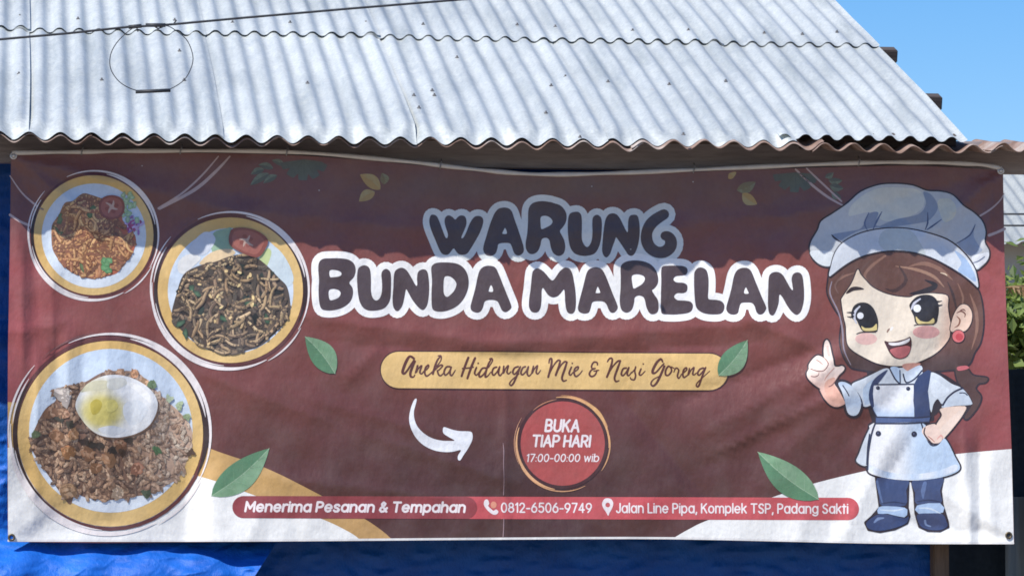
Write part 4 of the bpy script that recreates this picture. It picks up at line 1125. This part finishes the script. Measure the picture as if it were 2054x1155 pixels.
# round badge and arrow
bd = piece('round_badge', [circle(1128.6, 889, 84.5, n=60)], lin(172, 80, 76), 5, banner)
bx, by = 1128.6, 889
multi('brush_ring', [(ring_arc(bx, by, 88, 0, 360, 3.4, 3.4), lin(70, 38, 38)), (ring_arc(bx, by, 93, 262, 365, .6, 2.6), lin(222, 168, 116)), (ring_arc(bx, by, 96, 268, 340, .4, 1.2), lin(206, 150, 104)),
                     (ring_arc(bx, by, 94, 300, 335, .5, 4), lin(226, 176, 118)), (ring_arc(bx, by, 93, 100, 200, .6, 2.6), lin(222, 170, 124)), (ring_arc(bx, by, 96, 62, 150, .3, 1.2), lin(214, 160, 116)),
                     (ring_arc(bx, by, 97, 155, 212, .3, 1.0), lin(190, 140, 110)), (ring_arc(bx, by, 95, 350, 395, .3, 1.4), lin(206, 156, 110)), (ring_arc(bx, by, 89, 228, 262, .3, 1.2), lin(190, 130, 100))], 5.2, bd)
text('lettering', 'BUKA', 1094, 1160, 864, 865, 22.5, 2.25, TW, 6.8, bd, .12, .26)
text('lettering', 'TIAP HARI', 1068, 1182, 894.5, 895, 21.5, 2.15, TW, 6.8, bd, .12, .24, .34)
text('lettering', '17:00-00:00 wib', 1056, 1200, 925, 925, 14.5, 1.1, TW, 6.8, bd, .14, .26, .42)
ZA = ZF(800, 780, 4.465)
piece('curved_arrow', [smooth(ZA([(150,85),(160,95),(150,140),(135,200),(140,270),(170,340),(230,400),(300,440),(380,460),(450,463),(500,460),(450,430),(400,395),(395,355),(410,340),(470,360),(540,375),(640,380),(660,410),(655,460),(620,530),(580,590),(550,635),(530,630),(530,595),(555,545),(480,560),(400,562),(310,545),(220,500),(150,430),(105,340),(92,260),(105,180),(130,110)]), 4)], lin(230, 232, 236), 3, banner)
# a scuffed fold line in the vinyl
multi('fold_line', [(brush([(1009, 888, .4), (1010.5, 905, 1.0), (1010, 930, .7), (1011, 960, .4), (1010, 992, .8)], n=3), lin(150, 124, 128)), (brush([(1010.5, 1040, .8), (1010, 1060, 1.0), (1009, 1076, .8)], n=3), lin(150, 124, 128))], 6.4, banner)

# ------------------------------------------------------------------ the printed cook
C6, C7 = ZF(1554, 340, 2.888), ZF(1554, 720, 2.656)
CH, CF = ZF(1600, 660, 5.775), ZF(1680, 560, 5.7733)
OUT = lin(50, 40, 48)
NAVY, NAVYL = lin(56, 68, 104), lin(78, 96, 138)
SHIRT, SHIRTD = lin(210, 218, 226), lin(172, 190, 212)
HAIR, HAIRD, HAIRL = lin(104, 72, 63), lin(74, 54, 51), lin(142, 106, 90)
SKIN, SKIND = lin(240, 218, 200), lin(218, 166, 146)
hat_puff = smooth(C6([(205,470),(210,420),(250,350),(270,300),(330,260),(390,220),(430,190),(500,130),(600,92),(700,85),(800,95),(880,125),(960,130),(1030,150),(1090,210),(1150,250),(1200,300),(1220,360),(1215,420),(1240,470),(1235,520),(1200,560),(1160,575),(1100,480),(1000,400),(850,355),(720,340),(560,350),(420,400),(360,460),(340,520),(320,560),(270,555),(225,520)]), 4)
hat_band = smooth(C6([(320,620),(325,560),(350,480),(400,420),(500,370),(620,345),(740,342),(870,365),(1000,410),(1090,480),(1150,560),(1170,620),(1174,685),(1110,630),(1020,570),(900,510),(780,480),(650,475),(520,500),(420,545)]), 4)
hair = smooth(C6([(325,610),(420,548),(520,495),(650,470),(800,482),(900,512),(1020,572),(1110,632),(1172,690),(1200,780),(1207,900),(1190,1000),(1155,1060),(1130,1120),(1080,1150),(1000,1160),(800,1175),(600,1170),(480,1155),(440,1140),(400,1080),(380,1000),(385,920),(390,870),(345,800),(308,720),(310,650)]), 4)
tail = smooth(C7([(960,20),(990,45),(1025,52),(1058,88),(1130,100),(1122,122),(1085,130),(1070,160),(1098,200),(1080,255),(1030,315),(1012,306),(1052,240),(1040,200),(1008,160),(972,110)]), 4)
sleeve_l = smooth(C7([(410,135),(470,105),(530,75),(585,50),(610,60),(570,120),(540,200),(520,240),(470,250),(440,180)]), 4)
dress = smooth(C7([(522,342),(480,420),(450,500),(435,545),(490,566),(505,480),(530,400)]), 4)
arm_r = smooth(C7([(1012,250),(1005,290),(970,340),(920,400),(880,432),(858,360),(890,300),(885,262)]), 4)
hand_l = smooth(CH([(300,250),(310,160),(335,125),(365,160),(390,270),(410,350),(425,425),(470,435),(510,425),(540,445),(530,480),(480,530),(440,590),(425,630),(470,700),(545,840),(530,875),(450,900),(370,870),(300,790),(255,700),(262,690),(190,640),(120,570),(105,510),(128,460),(130,410),(180,340),(230,305),(280,318),(303,330)]), 4)
fist_r = smooth(C7([(798,360),(850,345),(875,375),(892,425),(865,450),(830,445),(800,415),(783,385)]), 4)
skirt = C7([(525,340),(780,335),(800,400),(832,458),(890,420),(920,440),(960,520),(987,575),(960,605),(880,630),(760,645),(640,640),(540,620),(493,590),(495,500),(510,400)])
cook_sil = [hat_puff, hat_band, hair, tail, sleeve_l, dress, arm_r, hand_l, fist_r, smooth(skirt, 4),
            C7([(500, 60), (830, 60), (840, 320), (530, 345), (500, 240)]), smooth(C7([(820,75),(880,80),(990,150),(1050,225),(1045,248),(890,264),(830,285)]), 4),
            smooth(C7([(335,122),(372,118),(425,150),(458,200),(464,250),(446,297),(413,306),(383,285),(366,220),(350,170)]), 4),
            C7([(540, 620), (710, 630), (705, 790), (715, 835), (703, 872), (640, 902), (560, 917), (500, 905), (484, 870), (520, 838), (562, 790)]),
            C7([(728, 630), (897, 620), (882, 700), (890, 770), (918, 862), (922, 892), (880, 913), (818, 911), (772, 890), (752, 820), (745, 710)])]
sil = []
for p in cook_sil: sil += dilate(p, 3.2)
cook = piece('cook_picture', sil, OUT, 5, banner)
tag(cook, 'printed cartoon cook in a white hat and apron, one finger raised')

multi('hair', [
    ([hair], lambda x, y: lerp(HAIR, HAIRD, float(sstep(680, 740, np.array(y))))), ([tail], lin(86, 62, 58)),
    (brush(C6([(330,650,3),(320,720,4),(370,830,4),(392,930,5),(400,1040,4),(440,1130,2)]), n=4), lin(150, 138, 150)),
    (brush(C6([(640,500,6),(560,560,9),(520,620,8),(560,680,4)]), n=4), HAIRL), (brush(C6([(560,520,3),(500,590,8),(540,660,7),(640,715,3)]), n=4), lin(106, 78, 70)),
    (brush(C6([(700,560,2),(820,580,9),(920,620,9),(980,680,2)]), n=4), lin(160, 124, 104)), (brush(C6([(780,560,2),(870,545,12),(960,580,12),(1030,640,2)]), n=4), HAIRL),
    (brush(C6([(720,560,3),(760,640,10),(700,700,10),(640,690,2)]), n=4), lin(76, 54, 52)), (brush(C6([(870,640,2),(930,670,14),(880,700,16),(780,720,2)]), n=4), lin(44, 38, 44)),
    (brush(C6([(1060,660,2),(1090,740,7),(1080,800,2)]), n=4), HAIRL), (brush(C6([(1130,720,2),(1165,820,10),(1170,930,9),(1140,1040,2)]), n=4), HAIRL),
    (brush(C6([(360,650,2),(400,620,8),(460,600,2)]), n=4), HAIRL), (brush(C6([(370,720,2),(350,670,6),(400,600,2)]), n=4), lin(120, 92, 84)),
    (brush(C6([(1000,650,2),(1030,720,8),(1050,800,4)]), n=4), lin(70, 52, 52)), (brush(C6([(960,598,2),(985,605,5),(998,615,2)]), n=3), lin(220, 196, 170))], 6, cook)
multi('hair_tie', [([smooth(C7([(972,42),(1020,35),(1032,50),(980,62)]), 4)], lin(206, 110, 116))], 8.4, cook)

multi('cook_hat', [
    ([hat_puff], lin(196, 200, 204)),
    ([smooth(C6([(430,270),(440,215),(510,150),(600,110),(700,105),(820,115),(865,160),(850,230),(760,280),(640,300),(560,250),(480,260)]), 4)], lin(216, 218, 210)),
    ([smooth(C6([(945,180),(1010,170),(1050,215),(1040,275),(985,305),(955,250)]), 4)], lin(214, 214, 200)),
    ([smooth(C6([(860,130),(910,150),(945,220),(900,290),(840,310),(700,330),(600,335),(700,290),(830,260),(875,200)]), 4)], lin(146, 158, 178)),
    ([smooth(C6([(330,380),(420,360),(500,340),(540,260),(600,250),(580,320),(640,330),(500,350),(400,400),(370,420)]), 4)], lin(142, 154, 176)),
    ([smooth(C6([(1060,430),(1110,400),(1160,320),(1150,380),(1180,440),(1200,470),(1130,500)]), 4)], lin(156, 168, 188)),
    ([smooth(C6([(205,475),(280,470),(345,485),(338,530),(318,558),(270,553),(225,520)]), 4)], lin(224, 230, 234)),
    ([smooth(C6([(1140,505),(1190,490),(1238,480),(1234,520),(1200,556),(1165,570)]), 4)], lin(226, 230, 236)),
    (brush(C6([(330,380,3),(350,400,5),(390,425,2)]), n=3), OUT), (brush(C6([(545,250,2),(520,310,5),(535,350,2)]), n=3), lin(96, 112, 146)), (brush(C6([(620,245,2),(590,300,6),(570,345,2)]), n=3), lin(96, 112, 146)),
    (brush(C6([(885,250,2),(885,310,5),(870,350,2)]), n=3), lin(80, 92, 122)), (brush(C6([(965,290,2),(910,330,5),(880,350,2)]), n=3), lin(80, 92, 122)),
    (brush(C6([(1160,320,2),(1130,380,4),(1050,430,2)]), n=3), lin(80, 92, 122)), (brush(C6([(1150,540,2),(1180,530,3),(1215,505,2)]), n=3), lin(100, 116, 150)),
    (brush(C6([(320,620,7),(328,555,7),(352,480,7),(402,420,7),(500,370,7),(620,345,7),(740,342,7),(870,365,7),(1000,410,8),(1090,480,8),(1150,560,8),(1172,630,8)]), n=4), OUT),
    ([hat_band], lin(212, 218, 226)),
    ([smooth(C6([(640,350),(780,352),(850,440),(870,500),(780,478),(650,472),(600,420)]), 4)], lin(196, 204, 206)),
    ([smooth(C6([(1040,470),(1100,510),(1150,590),(1165,650),(1110,620),(1060,585),(1080,540)]), 4)], lin(164, 188, 220)),
    (brush(C6([(322,622,4),(420,548,4),(520,500,4),(650,474,4),(780,478,4),(900,510,4),(1020,572,5),(1110,632,5),(1172,688,5)]), n=4), OUT)], 8.6, cook)

face = smooth(CF([(45,260),(50,220),(110,130),(150,70),(185,0),(232,-112),(265,-55),(330,20),(400,90),(500,145),(600,180),(700,200),(830,210),(900,185),(1050,165),(1150,168),(1272,195),(1276,320),(1292,440),(1312,540),(1302,610),(1285,690),(1200,800),(1080,890),(900,970),(760,1000),(600,1000),(450,970),(300,900),(170,820),(115,750),(100,650),(95,540),(70,430)]), 4)
def facecol(x, y):
    zx, zy = (x - 1680) * 5.7733, (y - 560) * 5.7733
    c = lin(240, 226, 206)
    t = float(sstep(1120, 1300, np.array(zx + .12 * (zy - 500))))
    c = lerp(c, lin(232, 190, 166), .75 * t)
    t2 = float(sstep(210, 60, np.array(zy))) * float(sstep(500, 100, np.array(zx)))
    return lerp(c, lin(214, 186, 160), .6 * t2)
fc_ = multi('face', [
    (dilate(face, 2.2), OUT), ([face], facecol),
    ([circle(*CF([(330, 690)])[0], 22, 12, 24)], lin(236, 192, 182)), ([circle(*CF([(1025, 612)])[0], 27, 13, 24)], lin(226, 170, 164)),
    (brush(CF([(575,610,8),(585,590,10),(600,575,7)]), n=3), lin(150, 116, 100)), (brush(CF([(615,585,12),(632,560,14)]), n=1), lin(250, 246, 240))], 9.4, cook)
def eye(body, gold, hl, arcw, lid, lashes, name='eye'):
    P = [([smooth(CF(body), 4)], lin(38, 36, 42)), ([smooth(CF(gold), 4)], lin(226, 206, 140)),
         (brush(CF(arcw), n=4), lin(206, 208, 220)), ([circle(*CF([hl[:2]])[0], hl[2] / 5.7733, n=16)], lin(240, 242, 246)), (brush(CF(lid), n=3), lin(70, 54, 50))]
    for l in lashes: P.append((brush(CF(l), n=2), lin(34, 30, 36)))
    return multi(name, P, 11.6, cook)
eye([(175,330),(220,285),(280,268),(350,280),(410,330),(450,410),(470,500),(462,590),(440,608),(300,604),(250,540),(215,470),(185,470),(155,420)],
    [(275,540),(320,565),(400,558),(448,515),(455,560),(440,592),(305,596)], (262, 422, 38), [(255,315,8),(205,370,14),(192,440,14),(215,505,8)], [(220,632,5),(290,612,7),(440,612,6)],
    [[(105,385,3),(140,385,8),(180,390,14)], [(110,432,3),(150,440,8),(180,430,12)]])
eye([(830,300),(870,240),(930,195),(1020,178),(1100,195),(1150,245),(1172,330),(1162,430),(1122,520),(920,520),(882,430),(848,360)],
    [(905,430),(960,482),(1050,492),(1108,450),(1112,508),(1000,514),(925,510)], (920, 337, 45), [(955,228,8),(885,280,14),(855,345,10)], [(885,535,5),(930,524,7),(1110,522,6)],
    [[(1140,260,14),(1175,258,8),(1205,250,3)], [(1150,305,14),(1185,303,8),(1210,296,3)]])
multi('eyebrow', [([smooth(CF([(95,165),(140,105),(200,85),(270,95),(305,116),(250,125),(180,135),(130,160)]), 4)], lin(54, 40, 42))], 11.6, cook)
multi('mouth', [([smooth(CF([(540,715),(600,725),(700,712),(790,688),(838,665),(856,720),(852,790),(830,860),(790,905),(720,925),(650,905),(600,850),(565,780)]), 4)], lin(74, 42, 44)),
                ([smooth(CF([(590,737),(700,732),(790,702),(833,682),(826,718),(770,750),(690,765),(620,765)]), 4)], lin(232, 228, 228)),
                ([smooth(CF([(605,825),(650,797),(740,777),(800,770),(842,788),(828,850),(782,898),(720,914),(660,895)]), 4)], lin(196, 110, 112))], 11.6, cook)
ear = smooth(CF([(1305,590),(1318,500),(1350,400),(1400,320),(1450,290),(1510,310),(1552,380),(1552,470),(1520,550),(1470,600),(1410,600),(1350,612)]), 4)
multi('ear', [(dilate(ear, 1.8), OUT), ([ear], lin(240, 208, 186)), (brush(CF([(1380,390,4),(1430,370,9),(1475,400,8),(1470,440,3)]), n=3), lin(120, 70, 60)), (brush(CF([(1380,430,4),(1415,470,9),(1400,530,9),(1350,560,3)]), n=3), lin(150, 96, 76)),
              (brush(CF([(1420,360,3),(1455,350,8),(1480,370,3)]), n=3), lin(120, 70, 60))], 11.6, cook)
multi('earring', [([circle(*CF([(1397, 660)])[0], 13.6, n=24)], OUT), ([circle(*CF([(1397, 660)])[0], 12, n=24)], lin(214, 112, 112)), ([circle(*CF([(1408, 668)])[0], 7.5, n=18)], lin(190, 70, 76))], 13.2, cook)

multi('raised_hand', [([hand_l], lambda x, y: lerp(lin(244, 224, 212), lin(224, 176, 158), float(sstep(735, 800, np.array(y))))),
    ([smooth(CH([(330,600),(430,560),(420,640),(480,720),(530,830),(450,860),(360,800),(310,700)]), 4)], lin(222, 172, 152)),
    (brush(CH([(150,460,5),(230,485,6),(300,480,5),(345,430,5),(355,390,4)]), n=3), lin(120, 78, 74)), (brush(CH([(215,355,4),(250,375,5),(285,405,4)]), n=3), lin(140, 96, 88)),
    (brush(CH([(155,545,4),(200,550,5),(240,530,4),(245,500,3)]), n=3), lin(130, 86, 80)), (brush(CH([(360,665,5),(400,645,6),(440,590,4),(480,530,3)]), n=3), lin(130, 86, 80)),
    (brush(CH([(310,590,3),(340,540,5),(420,450,4)]), n=3), lin(214, 160, 144)), (brush(CH([(300,325,3),(340,370,5),(355,410,4)]), n=3), lin(150, 100, 92)), (brush(CH([(345,200,14),(350,260,16),(360,300,8)]), n=3), lin(222, 196, 186))], 6.6, cook)
multi('resting_arm', [([arm_r], lin(238, 212, 194)), ([smooth(C7([(960,345),(920,400),(882,430),(870,390),(920,330),(990,270),(1005,290)]), 4)], lin(240, 218, 202)),
    ([fist_r], lin(240, 212, 196)), (brush(C7([(800,365,3),(795,395,4),(815,425,4),(840,450,4),(870,450,3)]), n=3), OUT), (brush(C7([(815,410,2),(835,425,3),(850,440,2)]), n=3), lin(190, 130, 116)), (brush(C7([(865,425,2),(885,405,4),(895,420,2)]), n=2), lin(232, 170, 160))], 10.4, cook)

LN = lambda pts, r=5: (brush(C7([(p[0], p[1], r) for p in pts]), n=3), lin(46, 50, 74))
multi('shirt', [
    ([sleeve_l], SHIRT), LN([(440,180),(460,215),(468,250)], 4), ([smooth(C7([(470,160),(520,110),(540,130),(515,220),(480,240)]), 4)], lin(188, 206, 226)),
    ([smooth(C7([(338,128),(372,122),(420,152),(453,202),(459,250),(442,292),(413,301),(387,282),(372,220),(356,170)]), 4)], lambda x, y: lerp(SHIRT, SHIRTD, .5 + .4 * math.sin(y * .15))), LN([(362,140),(385,175),(395,195)], 3),
    ([smooth(C7([(825,78),(870,82),(940,130),(992,155),(950,195),(895,240),(868,212),(845,240),(832,282),(815,180)]), 4)], SHIRT), ([smooth(C7([(850,110),(900,140),(930,170),(890,200),(850,200),(830,160)]), 4)], lin(224, 232, 240)),
    ([smooth(C7([(990,158),(1020,178),(1048,225),(1043,243),(960,248),(892,258),(902,232),(945,195)]), 4)], lambda x, y: lerp(SHIRT, SHIRTD, .35)), LN([(895,245),(920,205),(960,172),(1000,155)]), LN([(985,180),(1010,180),(1025,192)], 3),
    ([C7([(520, 130), (610, 50), (780, 40), (800, 130), (745, 140)])], SHIRT),
    ([smooth(C7([(680,42),(720,66),(775,30),(760,20),(690,25)]), 3)], lin(206, 150, 134)),
    ([smooth(C7([(612,52),(640,40),(670,60),(668,130),(640,105)]), 3)], lin(190, 212, 236)), ([smooth(C7([(682,80),(700,68),(770,32),(785,60),(740,105),(705,122)]), 3)], lin(214, 226, 240)),
    LN([(612,52),(640,105),(664,130)], 4), LN([(684,80),(700,125),(745,105),(783,62)], 4), LN([(666,60),(668,130)], 3)], 7.4, cook)
multi('apron', [
    ([dress], SHIRT), LN([(505,400),(495,470),(490,560)], 4),
    ([smooth(skirt, 3)], lambda x, y: lerp(lin(230, 231, 232), lin(196, 212, 230), float(sstep(1790, 1850, np.array(x))) * .9 * float(sstep(985, 940, np.array(y)) + .35))),
    ([smooth(C7([(500,560),(600,600),(760,610),(880,590),(960,560),(975,580),(950,602),(870,625),(740,640),(600,632),(510,600)]), 4)], lambda x, y: lerp(lin(190, 210, 234), lin(224, 230, 238), abs(math.sin(x * .06)))),
    (brush(C7([(900,450,4),(905,520,9),(880,580,4)]), n=3), lin(182, 202, 226)), 
    LN([(535,342),(515,400),(498,500),(494,588)]), LN([(780,340),(800,400),(830,455),(865,455),(890,425)], 4),
    ([C7([(522, 138), (740, 136), (745, 306), (542, 306), (518, 250)])], lambda x, y: lerp(lin(230, 232, 236), lin(186, 204, 228), float(sstep(812, 838, np.array(y + .012 * (x - 1795) ** 2 * .6))))),
    LN([(524,136),(740,134)], 4), LN([(742,136),(746,306)], 3), LN([(522,140),(517,250),(542,306)], 4),
    ([smooth(C7([(560,80),(602,58),(550,130),(528,140),(522,180),(528,250),(512,250),(500,190),(520,120)]), 3)], NAVY),
    ([smooth(C7([(742,132),(790,72),(832,64),(815,170),(826,308),(748,306)]), 2)], NAVY),
    ([C7([(538, 308), (828, 306), (822, 332), (538, 340)])], NAVYL), LN([(538,308),(740,312),(828,306)], 4), LN([(538,342),(700,342),(822,334)], 4)], 9.4, cook)
for (zx, zy, r) in ((549, 153, 4), (710, 157, 4.2), (551, 396, 5.6), (742, 399, 5.8)):
    (x, y), = C7([(zx, zy)])
    multi('button', [([circle(x, y, r, n=14)], lin(40, 42, 62)), ([circle(x - 1, y - 1, r * .35, n=8)], lin(90, 96, 124))], 13, cook)
for side in (0, 1):
    if side == 0:
        leg = [(545,632),(708,640),(700,700),(696,778),(572,782),(556,720)]; sock = [(553,788),(600,782),(692,790),(706,812),(690,842),(600,822),(550,822)]
        shoe = [(487,872),(520,842),(560,823),(610,828),(690,846),(712,836),(703,870),(640,898),(560,913),(502,903)]; hl = [(545,650,6),(560,720,6),(575,770,3)]; hs_ = [(530,868,4),(550,850,8),(580,845,3)]
    else:
        leg = [(734,645),(893,628),(880,700),(885,768),(757,772),(747,710)]; sock = [(758,778),(880,766),(896,816),(766,822)]
        shoe = [(757,828),(830,820),(892,824),(914,862),(919,890),(880,909),(820,907),(775,886)]; hl = [(800,660,10),(790,700,12),(790,740,3)]; hs_ = [(800,860,6),(805,880,5),(830,890,3)]
    multi('leg', [([smooth(C7(leg), 3)], lin(66, 80, 118)), (brush(C7(hl), n=3), lin(96, 116, 158)), (brush(C7([(leg[4][0], leg[4][1] - 14, 2), ((leg[3][0] + leg[4][0]) / 2, leg[4][1] - 22, 4), (leg[3][0], leg[3][1] - 8, 2)]), n=3), lin(48, 56, 86)),
                  ([smooth(C7(sock), 2)], lin(176, 200, 230)), (brush(C7([(sock[0][0] + 10, sock[0][1] + 14, 2), ((sock[0][0] + sock[-3][0]) / 2 + 10, sock[0][1] + 18, 5), (sock[2][0] - 10, sock[2][1] + 8, 2)]), n=3), lin(214, 228, 240)),
                  ([smooth(C7(shoe), 3)], lin(58, 72, 112)), (brush(C7(hs_), n=3), lin(120, 140, 178))], 8, cook)

# ------------------------------------------------------------------ lit tarpaulin bulging out at the lower left
def tarp_drape():
    nu, nv = 240, 110
    U, V_ = np.meshgrid(np.linspace(-80, 556, nu), np.linspace(0, 1, nv))
    top = np.interp(U, [-80, 10, 60, 300, 556], [862, 868, 1060, 1068, 1066])
    bot = np.full_like(U, 1215.0)
    Vv = top + (bot - top) * V_
    Uu = U - (U > 440) * (U - 440) / 116 * np.clip((Vv - 1085) / 65, 0, 2) * 42
    Y = .20 - .17 * sstep(1050, 1160, Vv) - .05 * sstep(120, -20, Uu) + .010 * np.sin(Uu * .05 + Vv * .03)
    rs = np.random.default_rng(4)
    for k in range(420):
        cx, cy = rs.uniform(-60, 550), rs.uniform(870, 1200)
        an = rs.uniform(-.8, .2); L, w = rs.uniform(8, 34), rs.uniform(2.5, 6)
        t = (Uu - cx) * math.cos(an) + (Vv - cy) * math.sin(an); q = -(Uu - cx) * math.sin(an) + (Vv - cy) * math.cos(an)
        Y -= rs.uniform(-.004, .006) * np.exp(-(t / L) ** 2 - (q / w) ** 2)
    P = at(Uu, Vv, Y).reshape(-1, 3)
    Fc = [(j * nu + i, j * nu + i + 1, (j + 1) * nu + i + 1, (j + 1) * nu + i) for j in range(nv - 1) for i in range(nu - 1)]
    return mesh('blue_tarpaulin', P, Fc, True)
td = link('blue_tarpaulin', tarp_drape(), TARP)
tag(td, 'bright crumpled blue tarpaulin in sun below the banner\'s left end', 'tarpaulin')

# ------------------------------------------------------------------ to the right of the stall
xa, xb = at(1904, 1100, .5)[0] - .02, at(2014, 1100, .5)[0]
dark_fill = link('unlit_backdrop', sheet_grid('unlit_backdrop', np.linspace(xa, xb + .3, 30), np.linspace(.02, at(2030, 740, .55)[2], 24), lambda x, z: .55 + .02 * np.sin(x * 22 + z * 2)), UNLITM)
tag(dark_fill, 'dark backdrop added for the unlit space between the brown post and the grey cloth', 'netting')  # dark sheet added to stand for the unlit interior, not netting
cl = link('hanging_cloth', sheet_grid('hanging_cloth', np.linspace(at(2016, 1100, .42)[0], at(2120, 1100, .42)[0], 40), np.linspace(.3, at(2040, 996, .42)[2], 16), lambda x, z: .42 + .018 * np.sin(x * 70 + z) + .01 * np.sin(x * 31)), CLOTH)
tag(cl, 'grey green cloth hanging at the lower right beside the banner', 'cloth')

def far_tree():
    root = bpy.data.objects.new('tree', None)
    YT = 8.0
    p = at(2118, 640, YT); root.location = (p[0], YT, 0); COL.objects.link(root)
    tag(root, 'leafy green tree in sun just past the banner\'s right edge', 'tree')
    rs = random.Random(3)
    cz = p[2]
    tr = [Vector((0, 0, 0)), Vector((.04, .02, cz * .5)), Vector((-.03, 0, cz * .85)), Vector((.02, 0, cz + .35))]
    link('trunk', tube_mesh('trunk', tr, [.09, .07, .05, .015], 8), BARK, root)
    ctr = []
    for k in range(26):
        while True:
            a_, b_, c_ = rs.uniform(-1, 1), rs.uniform(-1, 1), rs.uniform(-1, 1)
            if a_ * a_ + b_ * b_ + c_ * c_ < 1: break
        q = Vector((.62 * a_, .55 * b_, cz + .02 + .44 * c_)); ctr.append(q)
        base = tr[2].lerp(tr[3], rs.uniform(0, .8))
        link('branch', tube_mesh('branch', [base, base.lerp(q, .5) + Vector((0, 0, .04)), q], [.014, .009, .004], 5), BARK, root)
    V, Fc = [], []
    for i in range(6200):
        c0 = rs.choice(ctr)
        q = c0 + Vector((rs.gauss(0, .10), rs.gauss(0, .10), rs.gauss(0, .085)))
        L = rs.uniform(.05, .11); w = L * rs.uniform(.2, .34)
        d = Vector((rs.gauss(0, 1), rs.gauss(-.3, 1), rs.gauss(-.35, .6))).normalized()
        n = Vector((rs.gauss(-.3, .6), rs.gauss(-.4, .6), 1)).normalized()
        sd_ = d.cross(n)
        if sd_.length < .1: continue
        sd_.normalize(); nn = sd_.cross(d)
        b2 = len(V)
        V += [q, q + d * L * .45 + sd_ * w + nn * w * .3, q + d * L, q + d * L * .45 - sd_ * w + nn * w * .3]
        Fc += [(b2, b2 + 1, b2 + 2), (b2, b2 + 2, b2 + 3)]
    link('crown', mesh('crown', V, Fc), LEAF, root)
far_tree()
# a dry frond in the shrub
fr = [at(2018, 576, 7.1), at(2035, 574, 7.1), at(2070, 572, 7.1)]
V, Fc = [], []
for i in range(34):
    t = i / 33; q = Vector(fr[0]) * (1 - t) + Vector(fr[2]) * t
    d = Vector((random.gauss(.2, .3), random.gauss(0, .3), random.gauss(-.6, .5))).normalized(); L = random.uniform(.04, .1)
    s = Vector((.006, 0, .004)); b = len(V)
    V += [q - s, q + s, q + d * L]; Fc.append((b, b + 1, b + 2))
fo = link('dry_frond', mesh('dry_frond', V, Fc), DRYL)
fo2 = link('midrib', tube_mesh('midrib', fr, .004, 6), DRYL, fo)
tag(fo, 'thin dry brown frond lying across the green tree past the banner', 'frond')

# neighbour's house with a pale corrugated roof
nb = bpy.data.objects.new('neighbour_house', None); nb.location = (4, 6, 0); COL.objects.link(nb)
tag(nb, 'neighbouring house with pale corrugated roof seen past the banner\'s right edge', 'house')
y0n = 11.0
pe = at(2020, 487, y0n)
NS = R(22)
nx, ns = 260, 8
xs = np.linspace(-.6, 3.4, nx); ss = np.linspace(0, 1.7, ns)
Xg, Sg = np.meshgrid(xs, ss)
N = .012 * np.sin(2 * np.pi * Xg / .085)
V = np.stack([Xg, Sg * math.cos(NS) - N * math.sin(NS), Sg * math.sin(NS) + N * math.cos(NS)], -1).reshape(-1, 3)
nm = mesh('roof', V, [(j * nx + i, j * nx + i + 1, (j + 1) * nx + i + 1, (j + 1) * nx + i) for j in range(ns - 1) for i in range(nx - 1)], True)
r_ = link('roof', nm, METAL2, nb)
nb.location = (pe[0], y0n, 0)
r_.location = (0, 0, pe[2])
w_ = link('wall', box_mesh('wall', -.3, 3.2, .3, 4.0, 0, pe[2] + .05), WALLM, nb)

# ------------------------------------------------------------------ overhead cable with a hanging wire loop, out in front of the roof
YC = -4.0
cpts = [at(x, y, YC) for x, y in ((-120, 90), (0, 79.5), (140, 67), (262, 54), (310, 52), (350, 49), (480, 37), (700, 18), (920, 0), (1150, -18))]
cab = link('overhead_cable', tube_mesh('overhead_cable', cpts, .0036, 8), BLACK)
tag(cab, 'black overhead cable crossing in front of the zinc roof', 'cable')
kn = link('splice_wrap', tube_mesh('splice_wrap', [at(258, 55, YC - .004), at(284, 52.5, YC - .004)], .0062, 8), BLACK, cab)
link('splice_wrap', tube_mesh('splice_wrap', [at(292, 51.0, YC - .004), at(332, 51, YC - .004)], .0060, 8), BLACK, cab)
link('loose_end', tube_mesh('loose_end', [at(347, 50, YC), at(351, 45, YC), at(354, 41, YC)], .0022, 6), BLACK, cab)
link('loose_end', tube_mesh('loose_end', [at(309, 53, YC - .006), at(317, 58, YC - .006), at(325, 55, YC - .006), at(330, 51, YC - .006)], .0022, 6), BLACK, cab)
link('loose_end', tube_mesh('loose_end', [at(275, 55, YC - .006), at(275, 60, YC - .006), at(277, 64, YC - .006)], .002, 6), BLACK, cab)
lp = bpy.data.objects.new('wire_loop', None); p = at(303, 118, YC); lp.location = (0, 0, 0); COL.objects.link(lp)
tag(lp, 'thin round loop of wire hanging from the overhead cable', 'wire loop')
rp = smooth([(262, 60), (236, 84), (222, 110), (222, 138), (238, 163), (262, 178), (285, 183), (320, 182), (343, 178), (370, 160), (385, 132), (386, 108), (374, 80), (350, 60), (332, 52), (300, 53), (280, 54)], 5)
ln = link('wire', tube_mesh('wire', [at(x, y, YC - .012) for x, y in rp], .0014, 6, True), BLACK, lp)
link('splice_tube', tube_mesh('splice_tube', [at(272, 184.5, YC - .013), at(342, 181.5, YC - .013)], .0056, 8), BLACK, lp)
# two thin service wires in front of the neighbour's roof
for (ya, yb, nm) in ((429, 430, 'upper'), (452, 453, 'lower')):
    w = link('service_wire', tube_mesh('service_wire', [at(1960, ya, 10.0), at(2150, yb, 10.0)], .006, 6), BLACK)
    tag(w, f'thin dark service wire before the neighbouring roof, {nm} of the two', 'wire', 'service wires on the right')

scene.cycles.filter_width = 1.7
